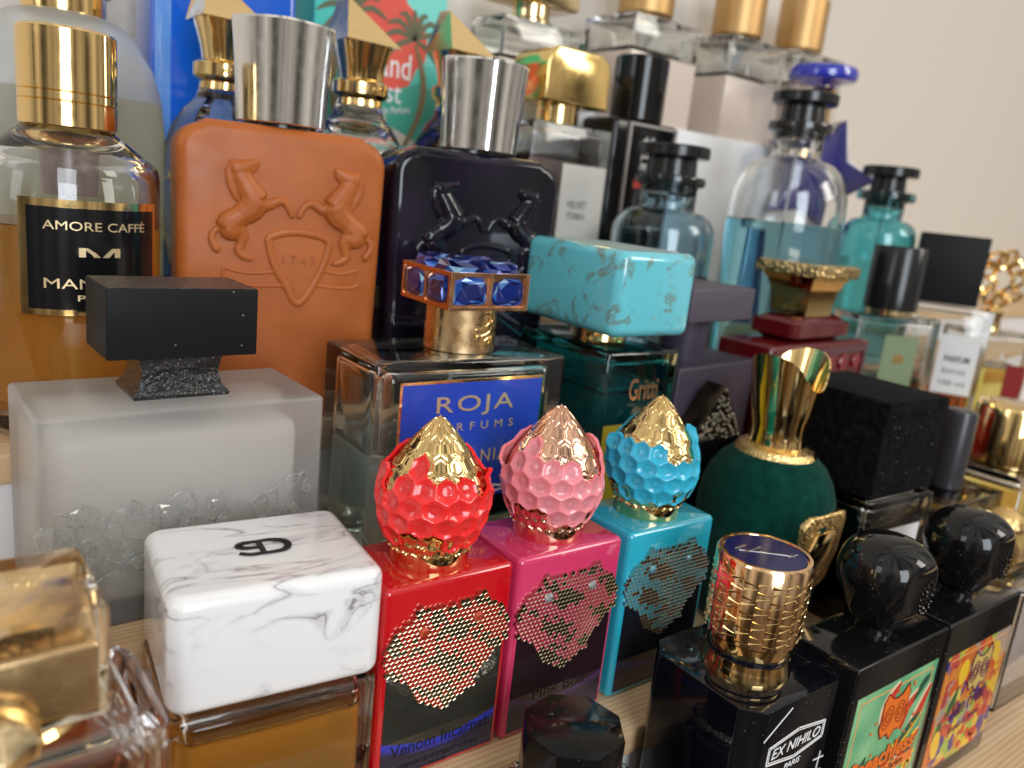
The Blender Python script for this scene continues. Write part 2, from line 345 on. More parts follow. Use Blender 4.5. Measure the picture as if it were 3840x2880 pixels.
def eggshell(root, name, mat, lo, hi, off, th, ncol, rowh, dimple, flare=0.0, seed=0, rim=None):
    """hexagon cells between ragged lower and upper borders, as a solid shell around the egg"""
    rnd = random.Random(seed); NA, NZ = 224, 128; zmax = 4.4
    def keep(c):
        a = 2 * PI * (c[1] + (0.5 if c[2] % 2 else 0)) / ncol; z = c[2] * rowh
        return lo(a) <= z <= hi(a)
    own = bmesh.new(); grid = {}
    def vert(i, j, layer):
        k = (i % NA, j, layer)
        if k not in grid:
            a = 2 * PI * i / NA; zz = zmax * j / NZ; hx, cc, rw, eu = hexcell(a, zz, ncol, rowh)
            e = max(0, min(1, (0.5 - hx) / 0.5)); r = eggprof(zz) + off
            d = dimple(hx, eu) if layer else 0
            fl = 0.0
            if flare: fl = flare * max(0, zz - (hi(a) - 0.9)) * 2.6 * max(0, math.cos(2 * (a + 0.62))) ** 10
            r = r + (th + d if layer else 0) + fl
            grid[k] = own.verts.new((r * math.cos(a), r * math.sin(a), zz))
        return grid[k]
    kept = {}
    for i in range(NA):
        for j in range(NZ):
            c = hexcell(2 * PI * (i + 0.5) / NA, zmax * (j + 0.5) / NZ, ncol, rowh)
            kept[(i, j)] = keep(c)
    for (i, j), k in kept.items():
        if not k: continue
        own.faces.new((vert(i, j, 1), vert(i + 1, j, 1), vert(i + 1, j + 1, 1), vert(i, j + 1, 1)))
        own.faces.new((vert(i, j, 0), vert(i, j + 1, 0), vert(i + 1, j + 1, 0), vert(i + 1, j, 0)))
        for (di, dj, p, q) in ((1, 0, (1, 0), (1, 1)), (-1, 0, (0, 1), (0, 0)), (0, 1, (1, 1), (0, 1)), (0, -1, (0, 0), (1, 0))):
            nb = ((i + di) % NA, j + dj)
            if not kept.get(nb, False):
                own.faces.new((vert(i + p[0], j + p[1], 1), vert(i + p[0], j + p[1], 0), vert(i + q[0], j + q[1], 0), vert(i + q[0], j + q[1], 1)))
    return finish(own, name, mat, root, sharp=60)
GOLDHEX = bump(pm('hammered_gold', (0.88, 0.66, 0.30), 0.09, 1), 'edge', 3.6, 0.9, 0.06, rnd=0.55)
RGOLDHEX = bump(pm('hammered_rose_gold', (0.84, 0.58, 0.42), 0.1, 1), 'edge', 3.6, 0.9, 0.06, rnd=0.55)
STEELGOLD = pm('antique_gold_lattice', (0.66, 0.54, 0.36), 0.2, 1)
GUN = pm('dark_metal_cells', (0.09, 0.08, 0.065), 0.15, 1)
def window_mat(name, top, band, low):
    mt = pm(name, low, 0.04, 0, coat=1); N, L, b = nodes(mt); t = N.new('ShaderNodeTexCoord'); s = N.new('ShaderNodeSeparateXYZ'); L.new(t.outputs['Object'], s.inputs[0])
    # the liquid line sags in a curve across the pane
    x2 = N.new('ShaderNodeMath'); x2.operation = 'MULTIPLY'; L.new(s.outputs['X'], x2.inputs[0]); L.new(s.outputs['X'], x2.inputs[1])
    ad = N.new('ShaderNodeMath'); ad.operation = 'MULTIPLY_ADD'; L.new(x2.outputs[0], ad.inputs[0]); ad.inputs[1].default_value = -0.10; L.new(s.outputs['Z'], ad.inputs[2])
    nz_ = N.new('ShaderNodeTexNoise'); nz_.inputs['Scale'].default_value = 1.6; nz_.inputs['Detail'].default_value = 3; L.new(t.outputs['Object'], nz_.inputs['Vector'])
    a2 = N.new('ShaderNodeMath'); a2.operation = 'MULTIPLY_ADD'; L.new(nz_.outputs['Fac'], a2.inputs[0]); a2.inputs[1].default_value = 0.12; L.new(ad.outputs[0], a2.inputs[2])
    mr = N.new('ShaderNodeMapRange'); L.new(a2.outputs[0], mr.inputs['Value']); mr.inputs['From Min'].default_value = 0; mr.inputs['From Max'].default_value = 4
    r = N.new('ShaderNodeValToRGB'); L.new(mr.outputs[0], r.inputs[0]); E = r.color_ramp.elements
    E[0].position = 0.0; E[0].color = (*low, 1); E[1].position = 1.0; E[1].color = (*top, 1)
    for p, c in ((0.20, low), (0.262, band), (0.288, band), (0.302, top)):
        e = E.new(p); e.color = (*c, 1)
    L.new(r.outputs[0], b.inputs['Base Color']); return mt
def egg_bottle(label, x, lac, lacname, shellcol, gold, goldhex, wm, words, crystal, seed):
    root = bottle(label, x, 19.12, TZ[1], 0, 'lacquered bottles with honeycomb egg caps')
    LAC = pm(lacname, lac, 0.16, 0, coat=1.0); smudge(LAC, 0.08, 0.3, 4)
    w, d, h = 4.46, 3.04, 6.5
    finish(rb(w, d, 0, h, 0.2, 0.2, seg=4), 'lacquered_body', LAC, root)
    f = -d / 2
    pane = finish(prism([(-2.02, 0.22), (2.02, 0.22), (2.02, 4.0), (-2.02, 3.9)], 'y', f - 0.012, f + 0.1), 'window_pane', wm, root)
    r = 0.098; hexes = []; rnd = random.Random(seed)
    rows = int(4.2 / (1.5 * r)) + 1
    for j in range(rows):
        zz = 2.1 + j * 1.5 * r
        for i in range(-16, 17):
            xx = (i + (0.5 if j % 2 else 0)) * r * 1.732
            if inside((xx, zz), SNAKE): hexes.append((xx, zz))
    ring = bmesh.new(); fillc = bmesh.new(); fillm = bmesh.new()
    def hx(bmm, c, r0, y0, y1):
        A = [bmm.verts.new((px, y0, pz)) for px, pz in hexpts(c[0], c[1], r0)]; bmm.faces.new(A)
    for c in hexes:
        o_ = hexpts(c[0], c[1], r * 1.04); i_ = hexpts(c[0], c[1], r * 0.86)
        VO = [ring.verts.new((p[0], f - 0.02, p[1])) for p in o_]; VT = [ring.verts.new((p[0] * 0.9 + q[0] * 0.1, f - 0.085, p[1] * 0.9 + q[1] * 0.1)) for p, q in zip(o_, i_)]
        VI = [ring.verts.new((q[0], f - 0.075, q[1])) for q in i_]; VB = [ring.verts.new((q[0] * 1.0, f - 0.03, q[1])) for q in i_]
        for k in range(6):
            k2 = (k + 1) % 6
            ring.faces.new((VO[k], VO[k2], VT[k2], VT[k])); ring.faces.new((VT[k], VT[k2], VI[k2], VI[k])); ring.faces.new((VI[k], VI[k2], VB[k2], VB[k]))
        band = 0.9 * math.sin(5.2 * (0.55 * c[0] + c[1]) + seed) + 0.6 * math.sin(c[0] * 2.6 + 0.4 + seed) + 0.4 * math.sin(c[1] * 7.0)
        hx(fillc if band + rnd.uniform(-0.9, 0.9) < 0.35 else fillm, c, r * 0.88, f - 0.032, 0)
    finish(ring, 'honeycomb_lattice', STEELGOLD if seed < 3 else pm('pale_silver_lattice', (0.66, 0.63, 0.54), 0.2, 1), root, sharp=20)
    finish(fillc, 'enamel_cells', pm(lacname + '_cells', tuple(q * 0.62 for q in lac), 0.25), root); finish(fillm, 'metal_cells', GUN, root)
    for ex, ez in ((-0.95, 4.98), (0.93, 5.02)):
        g = lathe([(0.17, 0), (0.17, 0.06), (0.09, 0.13), (0, 0.135)], 8); g.transform(Matrix.Translation((ex, f - 0.06, ez)) @ Matrix.Rotation(PI / 2, 4, 'X'))
        finish(g, 'crystal_eye', crystal, root, smooth=False)
    for wd, wx, wz, ww, hh in words:
        text(root, 'lettering', wd, BLACKINK, wx, wz, f - 0.013, ww, hh, 0.012)
    cap = finish(lathe([(0.0, 0.02), (1.1, 0.02), (1.12, 0.5)] + [(eggprof(z_ / 20) , z_ / 20) for z_ in range(11, 89, 2)] + [(0.05, 4.42), (0, 4.5)], 72), 'egg_cap', gold, root, sharp=50, loc=(0, 0, h))
    eggshell(cap, 'embossed_dome', gold, lambda a: 1.9, lambda a: 4.25, 0.0, 0.02, 14, 0.46, lambda hx_, eu: 0.0 if hx_ > 0.45 else (0.03 if hx_ > 0.34 else 0.012), seed=seed)
    SH = pm(lacname + '_shell', shellcol, 0.16, 0, 0.08, 1.4, coat=0.5, sss=0.35)
    up = lambda a: 2.92 + 0.34 * math.sin(3 * a + 0.9 + seed) + 0.22 * math.sin(5 * a + 2 * seed)
    lw = lambda a: 0.98 + 0.20 * math.sin(3 * a + seed * 1.7) + 0.12 * math.cos(5 * a)
    sh = eggshell(cap, 'coloured_shell', SH, lw, up, 0.06, 0.10, 15, 0.53, lambda hx_, eu: -0.12 * max(0, 1 - (eu / 0.50) ** 2) + 0.02 * max(0, (hx_ - 0.40) / 0.1), flare=0.09, seed=seed)
    eggshell(cap, 'honeycomb_collar', gold, lambda a: 0.45, lambda a: 1.08 + 0.26 * math.sin(3 * a + seed * 1.7 + 0.6), 0.03, 0.05, 26, 0.335, lambda hx_, eu: 0.045 if hx_ > 0.37 else -0.02, seed=seed)
    finish(lathe([(1.08, 0.0), (1.20, 0.0), (1.22, 0.03), (1.22, 0.50), (1.19, 0.53), (1.08, 0.53)], 64), 'base_ring', gold, cap)
    return root
CRY_R = pm('red_crystal', (0.9, 0.12, 0.05), 0.0, 0.3, 0.5, 1.7, coat=1); CRY_W = pm('clear_crystal', (0.75, 0.82, 0.85), 0.0, 0.6, 0.3, 1.7, coat=1); CRY_B = pm('blue_crystal', (0.3, 0.75, 0.9), 0.0, 0.4, 0.5, 1.7, coat=1)
egg_bottle('red lacquered bottle with a red egg cap and gold honeycomb snake head', 12.2, (0.55, 0.004, 0.010), 'red_lacquer', (1.0, 0.03, 0.03), GOLD, GOLDHEX,
           window_mat('blue_black_pane', (0.03, 0.028, 0.022), (0.015, 0.03, 0.42), (0.008, 0.009, 0.035)),
           [('Venom Incarnat', 0.05, 0.92, 3.5, 0.42), ('STEPHANE HUMBERT LUCAS', 0.0, 0.42, 2.9, 0.17), ('PARIS', 0.0, 0.2, 0.6, 0.13)], CRY_R, 1)
egg_bottle('pink lacquered bottle with a pink egg cap tipped in rose gold', 16.85, (0.64, 0.04, 0.135), 'pink_lacquer', (1.0, 0.30, 0.34), RGOLD, RGOLDHEX,
           window_mat('plum_pane', (0.022, 0.010, 0.014), (0.05, 0.02, 0.08), (0.014, 0.010, 0.03)),
           [('Pink Boa', 0.1, 1.2, 2.3, 0.42)], CRY_W, 2)
egg_bottle('turquoise lacquered bottle with a turquoise egg cap tipped in yellow gold', 21.65, (0.02, 0.40, 0.55), 'turquoise_lacquer', (0.04, 0.50, 0.72), GOLD, GOLDHEX,
           window_mat('ink_pane', (0.010, 0.012, 0.016), (0.01, 0.015, 0.08), (0.008, 0.010, 0.02)),
           [], CRY_B, 3)
# ================================================================ marble cap bottle
MARBLE = pm('white_marble', (0.8, 0.8, 0.8), 0.12, coat=0.8)
N, L, b = nodes(MARBLE); t = N.new('ShaderNodeTexCoord'); mpn = N.new('ShaderNodeMapping'); mpn.inputs['Scale'].default_value = (0.38, 1.25, 0.8); mpn.inputs['Rotation'].default_value = (0.1, 0.15, 0.3)
L.new(t.outputs['Object'], mpn.inputs[0]); nn = N.new('ShaderNodeTexNoise'); nn.inputs['Scale'].default_value = 0.8; nn.inputs['Detail'].default_value = 4; nn.inputs['Distortion'].default_value = 0.9
L.new(mpn.outputs[0], nn.inputs['Vector'])
sb = N.new('ShaderNodeMath'); sb.operation = 'SUBTRACT'; L.new(nn.outputs['Fac'], sb.inputs[0]); sb.inputs[1].default_value = 0.5
ab = N.new('ShaderNodeMath'); ab.operation = 'ABSOLUTE'; L.new(sb.outputs[0], ab.inputs[0])
n2 = N.new('ShaderNodeTexNoise'); n2.inputs['Scale'].default_value = 0.5; n2.inputs['Detail'].default_value = 3; L.new(t.outputs['Object'], n2.inputs['Vector'])
m2 = N.new('ShaderNodeMapRange'); s3 = N.new('ShaderNodeSeparateXYZ'); L.new(t.outputs['Object'], s3.inputs[0]); m3 = N.new('ShaderNodeMath'); m3.operation = 'MULTIPLY_ADD'; L.new(s3.outputs['Z'], m3.inputs[0]); m3.inputs[1].default_value = 0.055; m3.inputs[2].default_value = -0.37
a3 = N.new('ShaderNodeMath'); L.new(n2.outputs['Fac'], a3.inputs[0]); L.new(m3.outputs[0], a3.inputs[1]); L.new(a3.outputs[0], m2.inputs['Value']); m2.inputs['From Min'].default_value = 0.40; m2.inputs['From Max'].default_value = 0.62
r = N.new('ShaderNodeValToRGB'); L.new(ab.outputs[0], r.inputs[0]); E = r.color_ramp.elements
E[0].position = 0.0; E[0].color = (0.22, 0.20, 0.23, 1); E[1].position = 0.06; E[1].color = (0.84, 0.83, 0.83, 1); e = E.new(0.012); e.color = (0.60, 0.58, 0.60, 1)
mm = N.new('ShaderNodeMix'); mm.data_type = 'RGBA'; mm.inputs['A'].default_value = (0.84, 0.83, 0.83, 1); L.new(r.outputs[0], mm.inputs['B']); L.new(m2.outputs[0], mm.inputs['Factor'])
L.new(mm.outputs['Result'], b.inputs['Base Color'])
root = bottle('clear square bottle of amber perfume under a big white marbled cap with black letters', 7.25, 19.72, TZ[1], -5)
glass_box(root, 5.5, 4.4, 4.15, 0.42, 0.6, 3.1, GLASS, AMBER, 0.35, 0.18, top=0.45)
finish(rb(2.2, 2.2, 4.36, 4.75, 0.4, 0, seg=4), 'neck', GOLD, root)
cap = finish(rb(5.5, 4.5, 4.2, 7.42, 0.48, 0.36, seg=6), 'marble_cap', MARBLE, root, sharp=80)
top = Matrix.Translation((0, 0, 7.452)) @ Matrix.Rotation(-PI / 2, 4, 'X')
lg = bmesh.new()
def flatline(bm, pts, wts, z0, z1):
    P = spline([(p[0], p[1], 0) for p in pts], 6); n = len(P)
    for k in range(n - 1):
        a, c = P[k], P[k + 1]; d = (c - a); 
        if d.length < 1e-5: continue
        d.normalize(); q = Vector((-d.y, d.x, 0)); w0 = wts[0] + (wts[1] - wts[0]) * math.sin(PI * k / n); w1 = wts[0] + (wts[1] - wts[0]) * math.sin(PI * (k + 1) / n)
        prism([tuple((a + q * w0)[:2]), tuple((c + q * w1 + d * .01)[:2]), tuple((c - q * w1 + d * .01)[:2]), tuple((a - q * w0)[:2])], 'z', z0, z1, bm)
    return bm
flatline(lg, [(-0.05, -0.42), (-0.05, 0.42)], (0.07, 0.075), 7.44, 7.47)
flatline(lg, [(-0.1, 0.38), (0.3, 0.38), (0.62, 0.2), (0.66, -0.1), (0.45, -0.34), (-0.1, -0.38)], (0.04, 0.10), 7.44, 7.468)
flatline(lg, [(-0.05, 0.38), (-0.45, 0.36), (-0.62, 0.2), (-0.45, 0.05), (-0.1, 0.02)], (0.04, 0.09), 7.44, 7.466)
flatline(lg, [(-0.05, -0.36), (-0.4, -0.36), (-0.66, -0.22)], (0.06, 0.07), 7.44, 7.466)
finish(lg, 'monogram', BLACKINK, cap)
# ================================================================ amber bottle with clear block cap (bottom left)
ACRYL = tint('amber_acrylic', (1.0, 0.965, 0.88), 0.02)
root = bottle('ornate clear bottle of brown perfume with a clear golden block cap and gold shell', 0.95, 15.9, TZ[1], 2)
glass_box(root, 5.3, 3.6, 6.9, 0.5, 0.6, 5.4, GLASS, AMBER2, 0.7, 0.45, top=0.55)
bm = None
for k in range(5):
    xx = 1.75 + k * 0.17
    bm = tube([(xx, -1.72, 0.4), (xx + 0.1, -1.8, 3.5), (xx + 0.08, -1.66, 6.3), (xx - 0.4, -1.0, 6.95)], 0.055, bm)
finish(bm, 'glass_ribs', GLASS, root)
finish(lathe([(0, 6.9), (1.45, 6.9), (1.5, 7.0), (1.42, 7.12), (1.2, 7.2), (0, 7.2)], 48), 'collar', GOLD, root)
cap = finish(rb(3.1, 2.8, 7.2, 9.45, 0.1, 0.1, seg=2), 'block_cap', ACRYL, root)
bm = rb(2.75, 2.4, 7.3, 8.7, 0.08, 0.08)
finish(bm, 'gold_core', smudge(pm('gold_core_metal', (0.95, 0.73, 0.44), 0.22, 1), 0.16, 0.32), cap)
finish(frame(1.05, 0.42, 0.035, -1.43, -1.4, 0.1, 9.05), 'emblem_frame', PGOLD, cap)
text(cap, 'monogram', 'KK', PGOLD, 0.1, 8.92, -1.4, 0.6, 0.27, 0.03)
bm = lathe([(0, 0), (0.75, 0), (0.9, 0.1), (0.95, 0.45), (0.7, 0.75), (0.3, 0.95), (0, 1.0)], 24, mod=lambda a, z: 1 + 0.06 * math.sin(9 * a))
bm.transform(Matrix.Translation((-0.55, -1.55, 7.1)))
finish(bm, 'shell_ornament', PGOLD, cap)
# ================================================================ dark bottle with octagonal cap (bottom centre)
root = bottle('low black bottle with hammered metal rim and a glossy black octagonal cap', 14.4, 14.0, TZ[0], 10)
finish(lathe([(0, 0.0), (2.7, 0.0), (2.9, 0.2), (2.9, 3.7), (2.7, 4.2), (2.2, 4.5), (0, 4.5)], 72, sx=1.0, sy=0.68), 'glass_body', smudge(pm('navy_black_glass', (0.008, 0.012, 0.03), 0.05, coat=1), 0.03, 0.1), root)
finish(lathe([(1.6, 4.45), (2.25, 4.45), (2.3, 4.75), (2.1, 4.95), (1.6, 4.95)], 72, sy=0.8), 'hammered_rim', bump(pm('hammered_metal', (0.5, 0.48, 0.42), 0.15, 1), 'vor', 6, 0.9, 0.1), root)
octg = [(-0.15 + 1.5 * math.cos(PI / 8 + PI / 4 * k), 1.5 * math.sin(PI / 8 + PI / 4 * k)) for k in range(8)]
finish(prism(octg, 'z', 4.5, 7.0, None, 0.07, 2), 'octagonal_cap', dust(smudge(pm('octagon_black', (0.004, 0.004, 0.0045), 0.1, spec=0.3), 0.05, 0.2), 9, 0.82, 0.10), root)
# ================================================================ black chamfered bottle with gold cylinder cap
root = bottle('black chamfered bottle with navy topped, engraved gold cylinder cap and white lettering', 21.45, 13.6, TZ[0], 0)
w, d, c = 4.95, 4.5, 0.62
oct2 = [(-w / 2 + c, -d / 2), (w / 2 - c, -d / 2), (w / 2, -d / 2 + c), (w / 2, d / 2 - c), (w / 2 - c, d / 2), (-w / 2 + c, d / 2), (-w / 2, d / 2 - c), (-w / 2, -d / 2 + c)]
NAVYB = smudge(pm('navy_black_lacquer', (0.003, 0.0034, 0.006), 0.04), 0.02, 0.10, 3)
dust(NAVYB, 8)
finish(prism(oct2, 'z', 0, 7.2, None, 0.05, 2), 'glass_body', NAVYB, root)
ox, f = -1.86, -d / 2
bm = outline([(ox + .38, 5.25), (ox + .38, 5.86), (ox + 1.86, 6.08), (ox + 3.35, 5.86), (ox + 3.35, 5.25), (ox + 1.86, 5.02)], 0.05, f - 0.015, f)
outline([(ox + .46, 5.31), (ox + .46, 5.80), (ox + 1.86, 6.00), (ox + 3.27, 5.80), (ox + 3.27, 5.31), (ox + 1.86, 5.10)], 0.025, f - 0.016, f, bm)
finish(bm, 'emblem_frame', WHITEINK, root)
text(root, 'lettering', 'EX NIHILO', WHITEINK, ox + 1.87, 5.38, f, 2.55, 0.36, 0.015, shear=0.25)
text(root, 'lettering', 'PARIS', WHITEINK, ox + 1.85, 4.72, f, 0.85, 0.2, 0.015, shear=0.25)
bm = outline([(ox + .02, 6.22), (ox + 1.22, 7.0)], 0.045, f - 0.015, f, closed=False)
outline([(ox + 3.4, 3.5), (ox + 3.48, 4.62)], 0.04, f - 0.015, f, bm, False); outline([(ox + 3.15, 4.4), (ox + 3.72, 4.36)], 0.04, f - 0.016, f, bm, False); outline([(ox + 3.3, 3.9), (ox + 3.72, 3.86)], 0.04, f - 0.016, f, bm, False)
finish(bm, 'line_marks', WHITEINK, root)
cx_, cy_ = -0.35, -0.15
finish(lathe([(0, 7.2), (1.42, 7.2), (1.44, 7.35), (1.36, 7.6), (1.34, 7.85), (0, 7.85)], 64, None, cx_, cy_), 'collar', GOLD, root)
finish(lathe([(0, 7.85), (1.30, 7.85), (1.33, 7.9), (1.33, 8.02), (1.30, 8.06), (0, 8.06)], 64, None, cx_, cy_), 'navy_ring', pm('dark_band', (0.004, 0.005, 0.012), 0.1), root)
pm('navy_enamel', (0.008, 0.012, 0.085), 0.12, spec=0.25)
finish(lathe([(0, 8.06), (1.36, 8.06), (1.38, 8.1), (1.38, 8.5), (0, 8.5)], 64, None, cx_, cy_), 'lower_band', GOLD, root)
cap = finish(lathe([(0, 8.5), (1.45, 8.5), (1.5, 8.56), (1.5, 11.1), (1.44, 11.2), (1.33, 11.2), (1.31, 11.13), (0, 11.13)], 96, None, cx_, cy_), 'cylinder_cap', smudge(pm('warm_gold', (0.90, 0.60, 0.33), 0.1, 1), 0.06, 0.18), root)
finish(lathe([(0, 11.13), (1.29, 11.13), (1.27, 11.18), (0, 11.19)], 64, None, cx_, cy_), 'navy_disc', MATS['navy_enamel'], cap)
bm = bmesh.new()
for (x0, y0, x1, y1) in ((-0.7, 0.5, 0.62, -0.62), (-0.75, 0.62, -0.2, 0.62), (-0.6, 0.3, 0.15, 0.3), (0.35, -0.6, 0.85, -0.6)):
    dv = Vector((x1 - x0, y1 - y0)).normalized(); q = Vector((-dv.y, dv.x)) * 0.022
    prism([(cx_ + x0 + q.x, cy_ + y0 + q.y), (cx_ + x1 + q.x, cy_ + y1 + q.y), (cx_ + x1 - q.x, cy_ + y1 - q.y), (cx_ + x0 - q.x, cy_ + y0 - q.y)], 'z', 11.18, 11.2, bm)
finish(bm, 'top_lines', SILVER, cap)
bm = bmesh.new(); rnd = random.Random(5)
for k in range(22):
    a0 = 2 * PI * k / 22
    for j in range(9):
        z0 = 8.72 + j * 0.245; da = 2 * PI / 22
        tube([(cx_ + 1.475 * math.cos(a0), cy_ + 1.475 * math.sin(a0), z0), (cx_ + 1.49 * math.cos(a0 + da * 0.9), cy_ + 1.49 * math.sin(a0 + da * 0.9), z0 + (0.10 if (k + j) % 2 else -0.04))], [0.065, 0.02], bm, 5)
    tube([(cx_ + 1.5 * math.cos(a0), cy_ + 1.5 * math.sin(a0), 8.7), (cx_ + 1.5 * math.cos(a0), cy_ + 1.5 * math.sin(a0), 10.8)], 0.012, bm, 4)
finish(bm, 'engraved_lines', GOLD, cap)
# ================================================================ two black bottles with knob caps and bright labels
def blob(cx, cz, rx, rz, n=14, wob=0.0, rnd=random, ang=0.0):
    out = []
    for k in range(n):
        a = 2 * PI * k / n; q = 1 + rnd.uniform(-wob, wob); x, z = rx * math.cos(a) * q, rz * math.sin(a) * q
        out.append((cx + x * math.cos(ang) - z * math.sin(ang), cz + x * math.sin(ang) + z * math.cos(ang)))
    return out
def ink(name, col): return pm(name, col, 0.32, coat=0.3)
I_OR = ink('orange_ink', (0.85, 0.18, 0.02)); I_RED = ink('red_ink', (0.62, 0.05, 0.02)); I_YEL = ink('yellow_ink', (0.85, 0.52, 0.03)); I_DG = ink('dark_green_ink', (0.02, 0.10, 0.05)); I_LG = ink('light_green_ink', (0.35, 0.55, 0.15))
I_CR = ink('cream_ink', (0.8, 0.68, 0.45)); I_PUR = ink('purple_ink', (0.16, 0.02, 0.09)); I_BLU = ink('violet_ink', (0.05, 0.035, 0.22)); I_LINE = ink('peach_ink', (0.80, 0.38, 0.12)); I_DR = ink('dark_red_ink', (0.28, 0.02, 0.01))
def mask_shape(cx, cz, s):
    P = [(-0.95, 0.75), (-0.7, 1.1), (-0.35, 0.8), (0, 0.72), (0.35, 0.8), (0.75, 1.15), (0.95, 0.7), (0.9, 0.1), (0.95, -0.4), (0.7, -0.85), (0.3, -0.75), (0, -1.1), (-0.3, -0.75), (-0.7, -0.85), (-0.95, -0.4), (-0.9, 0.1)]
    return [(cx + x * s, cz + z * s) for x, z in P]
def knob_bottle(label, x, seed):
    root = bottle(label, x, 12.4, TZ[0], 0, 'black bottles with knob caps')
    finish(rb(6.1, 2.65, 0, 7.48, 0.09, 0.09, seg=3), 'glass_body', BLACKG, root)
    se = lambda a, z: 1.0 / ((abs(math.cos(a)) ** 2.15 + abs(math.sin(a)) ** 2.15) ** (1 / 2.15))
    prof = [(p.x, p.z) for p in spline([(0.62, 0, 0.0), (0.62, 0, 0.28), (0.78, 0, 0.40), (1.02, 0, 0.75), (1.32, 0, 1.25), (1.56, 0, 1.85), (1.62, 0, 2.3), (1.53, 0, 2.8), (1.28, 0, 3.2), (0.9, 0, 3.47), (0.45, 0, 3.6)], 5)]
    bm = lathe([(0, 0)] + prof + [(0, 3.63)], 112, mod=se)
    for v in bm.verts:      # the front of the knob is ground to a flat shield
        if v.co.y < -1.28 and v.co.z < 2.75: v.co.y = -1.28 - 0.10 * (-v.co.y - 1.28)
        elif v.co.y < -1.28: v.co.y = -1.28 - (0.10 + 0.9 * min(1, (v.co.z - 2.75) / 0.35)) * (-v.co.y - 1.28)
    cap = finish(bm, 'knob_cap', BLACKG, root, sharp=45, loc=(0.15, 0.05, 7.45))
    bm = bmesh.new()
    for k in range(16):
        a = 2 * PI * k / 16
        bmesh.ops.create_icosphere(bm, subdivisions=1, radius=0.065, matrix=Matrix.Translation((0.45 + 0.42 * math.cos(a), -1.31, 1.75 + 0.6 * math.sin(a))))
    for k in range(14):
        bmesh.ops.create_icosphere(bm, subdivisions=1, radius=0.05 + 0.03 * (k % 3), matrix=Matrix.Translation((0.45 + 0.28 * math.cos(k * 2.1), -1.31, 1.75 + 0.45 * math.sin(k * 1.3))))
    finish(bm, 'raised_emblem', BLACKG, cap)
    return root
root = knob_bottle('black bottle with glossy black knob cap and green label with orange lettering', 27.0, 1)
f = -1.325
lab = finish(prism([(-2.72, 0.7), (2.72, 0.7), (2.72, 6.28), (-2.72, 6.28)], 'y', f - 0.02, f), 'label', ink('leaf_green_ink', (0.10, 0.42, 0.16)), root)
mottle(MATS['leaf_green_ink'], (0.05, 0.32, 0.16), (0.32, 0.60, 0.30), 0.5, 0.3, 0.7)
Y = f - 0.02
bm = outline([(-2.45, 0.9), (-2.45, 6.02), (2.45, 6.02), (2.45, 0.9)], 0.06, Y - 0.006, Y); finish(bm, 'border_line', I_LINE, lab)
rnd = random.Random(3)
def shapes(parent, name, mat, lst, y, t=0.006):
    bm = bmesh.new()
    for s_ in lst: prism(s_, 'y', y - t, y, bm)
    return finish(bm, name, mat, parent, smooth=False)
def band(pts, w0, w1):
    P = spline([(p[0], p[1], 0) for p in pts], 5); n = len(P); A, B = [], []
    for k, p in enumerate(P):
        d = (P[min(k + 1, n - 1)] - P[max(k - 1, 0)]).normalized(); ww = w0 + (w1 - w0) * math.sin(PI * k / (n - 1)); A.append((p.x - d.y * ww, p.y + d.x * ww)); B.append((p.x + d.y * ww, p.y - d.x * ww))
    return A + B[::-1]
chil = [[(-0.7, 4.6), (-0.55, 5.4), (0.1, 6.1)], [(0.9, 3.9), (1.1, 4.8), (1.9, 5.3)], [(1.3, 3.4), (2.0, 4.2), (2.6, 5.3)], [(0.6, 2.0), (1.5, 2.6), (2.5, 3.4)], [(-0.4, 2.2), (0.4, 2.7), (1.2, 3.6)], [(0.2, 0.9), (1.2, 1.2), (2.4, 2.2)], [(-2.2, 1.0), (-1.2, 1.3), (-0.5, 1.1)]]
shapes(lab, 'label_fruit_rinds', I_CR, [band([(p[0] - .1, p[1] + .08) for p in c_], 0.05, 0.27) for c_ in chil[:4]], Y - 0.002)
shapes(lab, 'label_fruit_slices', I_RED, [band(c_, 0.05, 0.22) for c_ in chil], Y - 0.010)
shapes(lab, 'label_yellow_chillies', I_YEL, [band(c_, 0.04, 0.15) for c_ in ([(0.5, 2.6), (1.2, 3.3), (2.3, 4.2)], [(1.5, 1.4), (2.0, 2.2), (2.5, 2.5)], [(-1.8, 0.8), (-1.2, 1.3), (-0.9, 1.9)])] + [blob(rnd.uniform(0.2, 2.4), rnd.uniform(0.8, 3.4), .12, .2, 10, .1, rnd, rnd.uniform(0, 3)) for k in range(9)], Y - 0.018)
shapes(lab, 'label_leaves', I_DG, [band(c_, 0.01, 0.17) for c_ in ([(-1.9, 2.4), (-1.6, 3.0), (-1.3, 3.6)], [(-1.6, 2.4), (-2.2, 2.6), (-2.5, 2.9)], [(-1.6, 2.5), (-1.1, 2.8), (-0.6, 3.3)], [(0.9, 3.2), (1.6, 3.9), (2.2, 4.2)], [(0.1, 3.2), (0.5, 3.0), (0.9, 3.3)], [(1.2, 2.2), (1.8, 2.6), (2.2, 3.3)], [(1.4, 4.9), (1.9, 5.5), (2.3, 5.8)], [(0, 1.2), (0.8, 0.9), (1.6, 1.0)])], Y - 0.024)
shapes(lab, 'label_droplets', I_OR, [blob(rnd.uniform(-1.6, 2.4), rnd.uniform(3.5, 5.9), .05, .09, 8, .1, rnd, rnd.uniform(0, 3)) for k in range(16)], Y - 0.026)
shapes(lab, 'label_mask', I_OR, [mask_shape(0.05, 4.85, 0.95)], Y - 0.03)
bm = outline(mask_shape(0.05, 4.85, 0.92), 0.05, Y - 0.042, Y - 0.034)
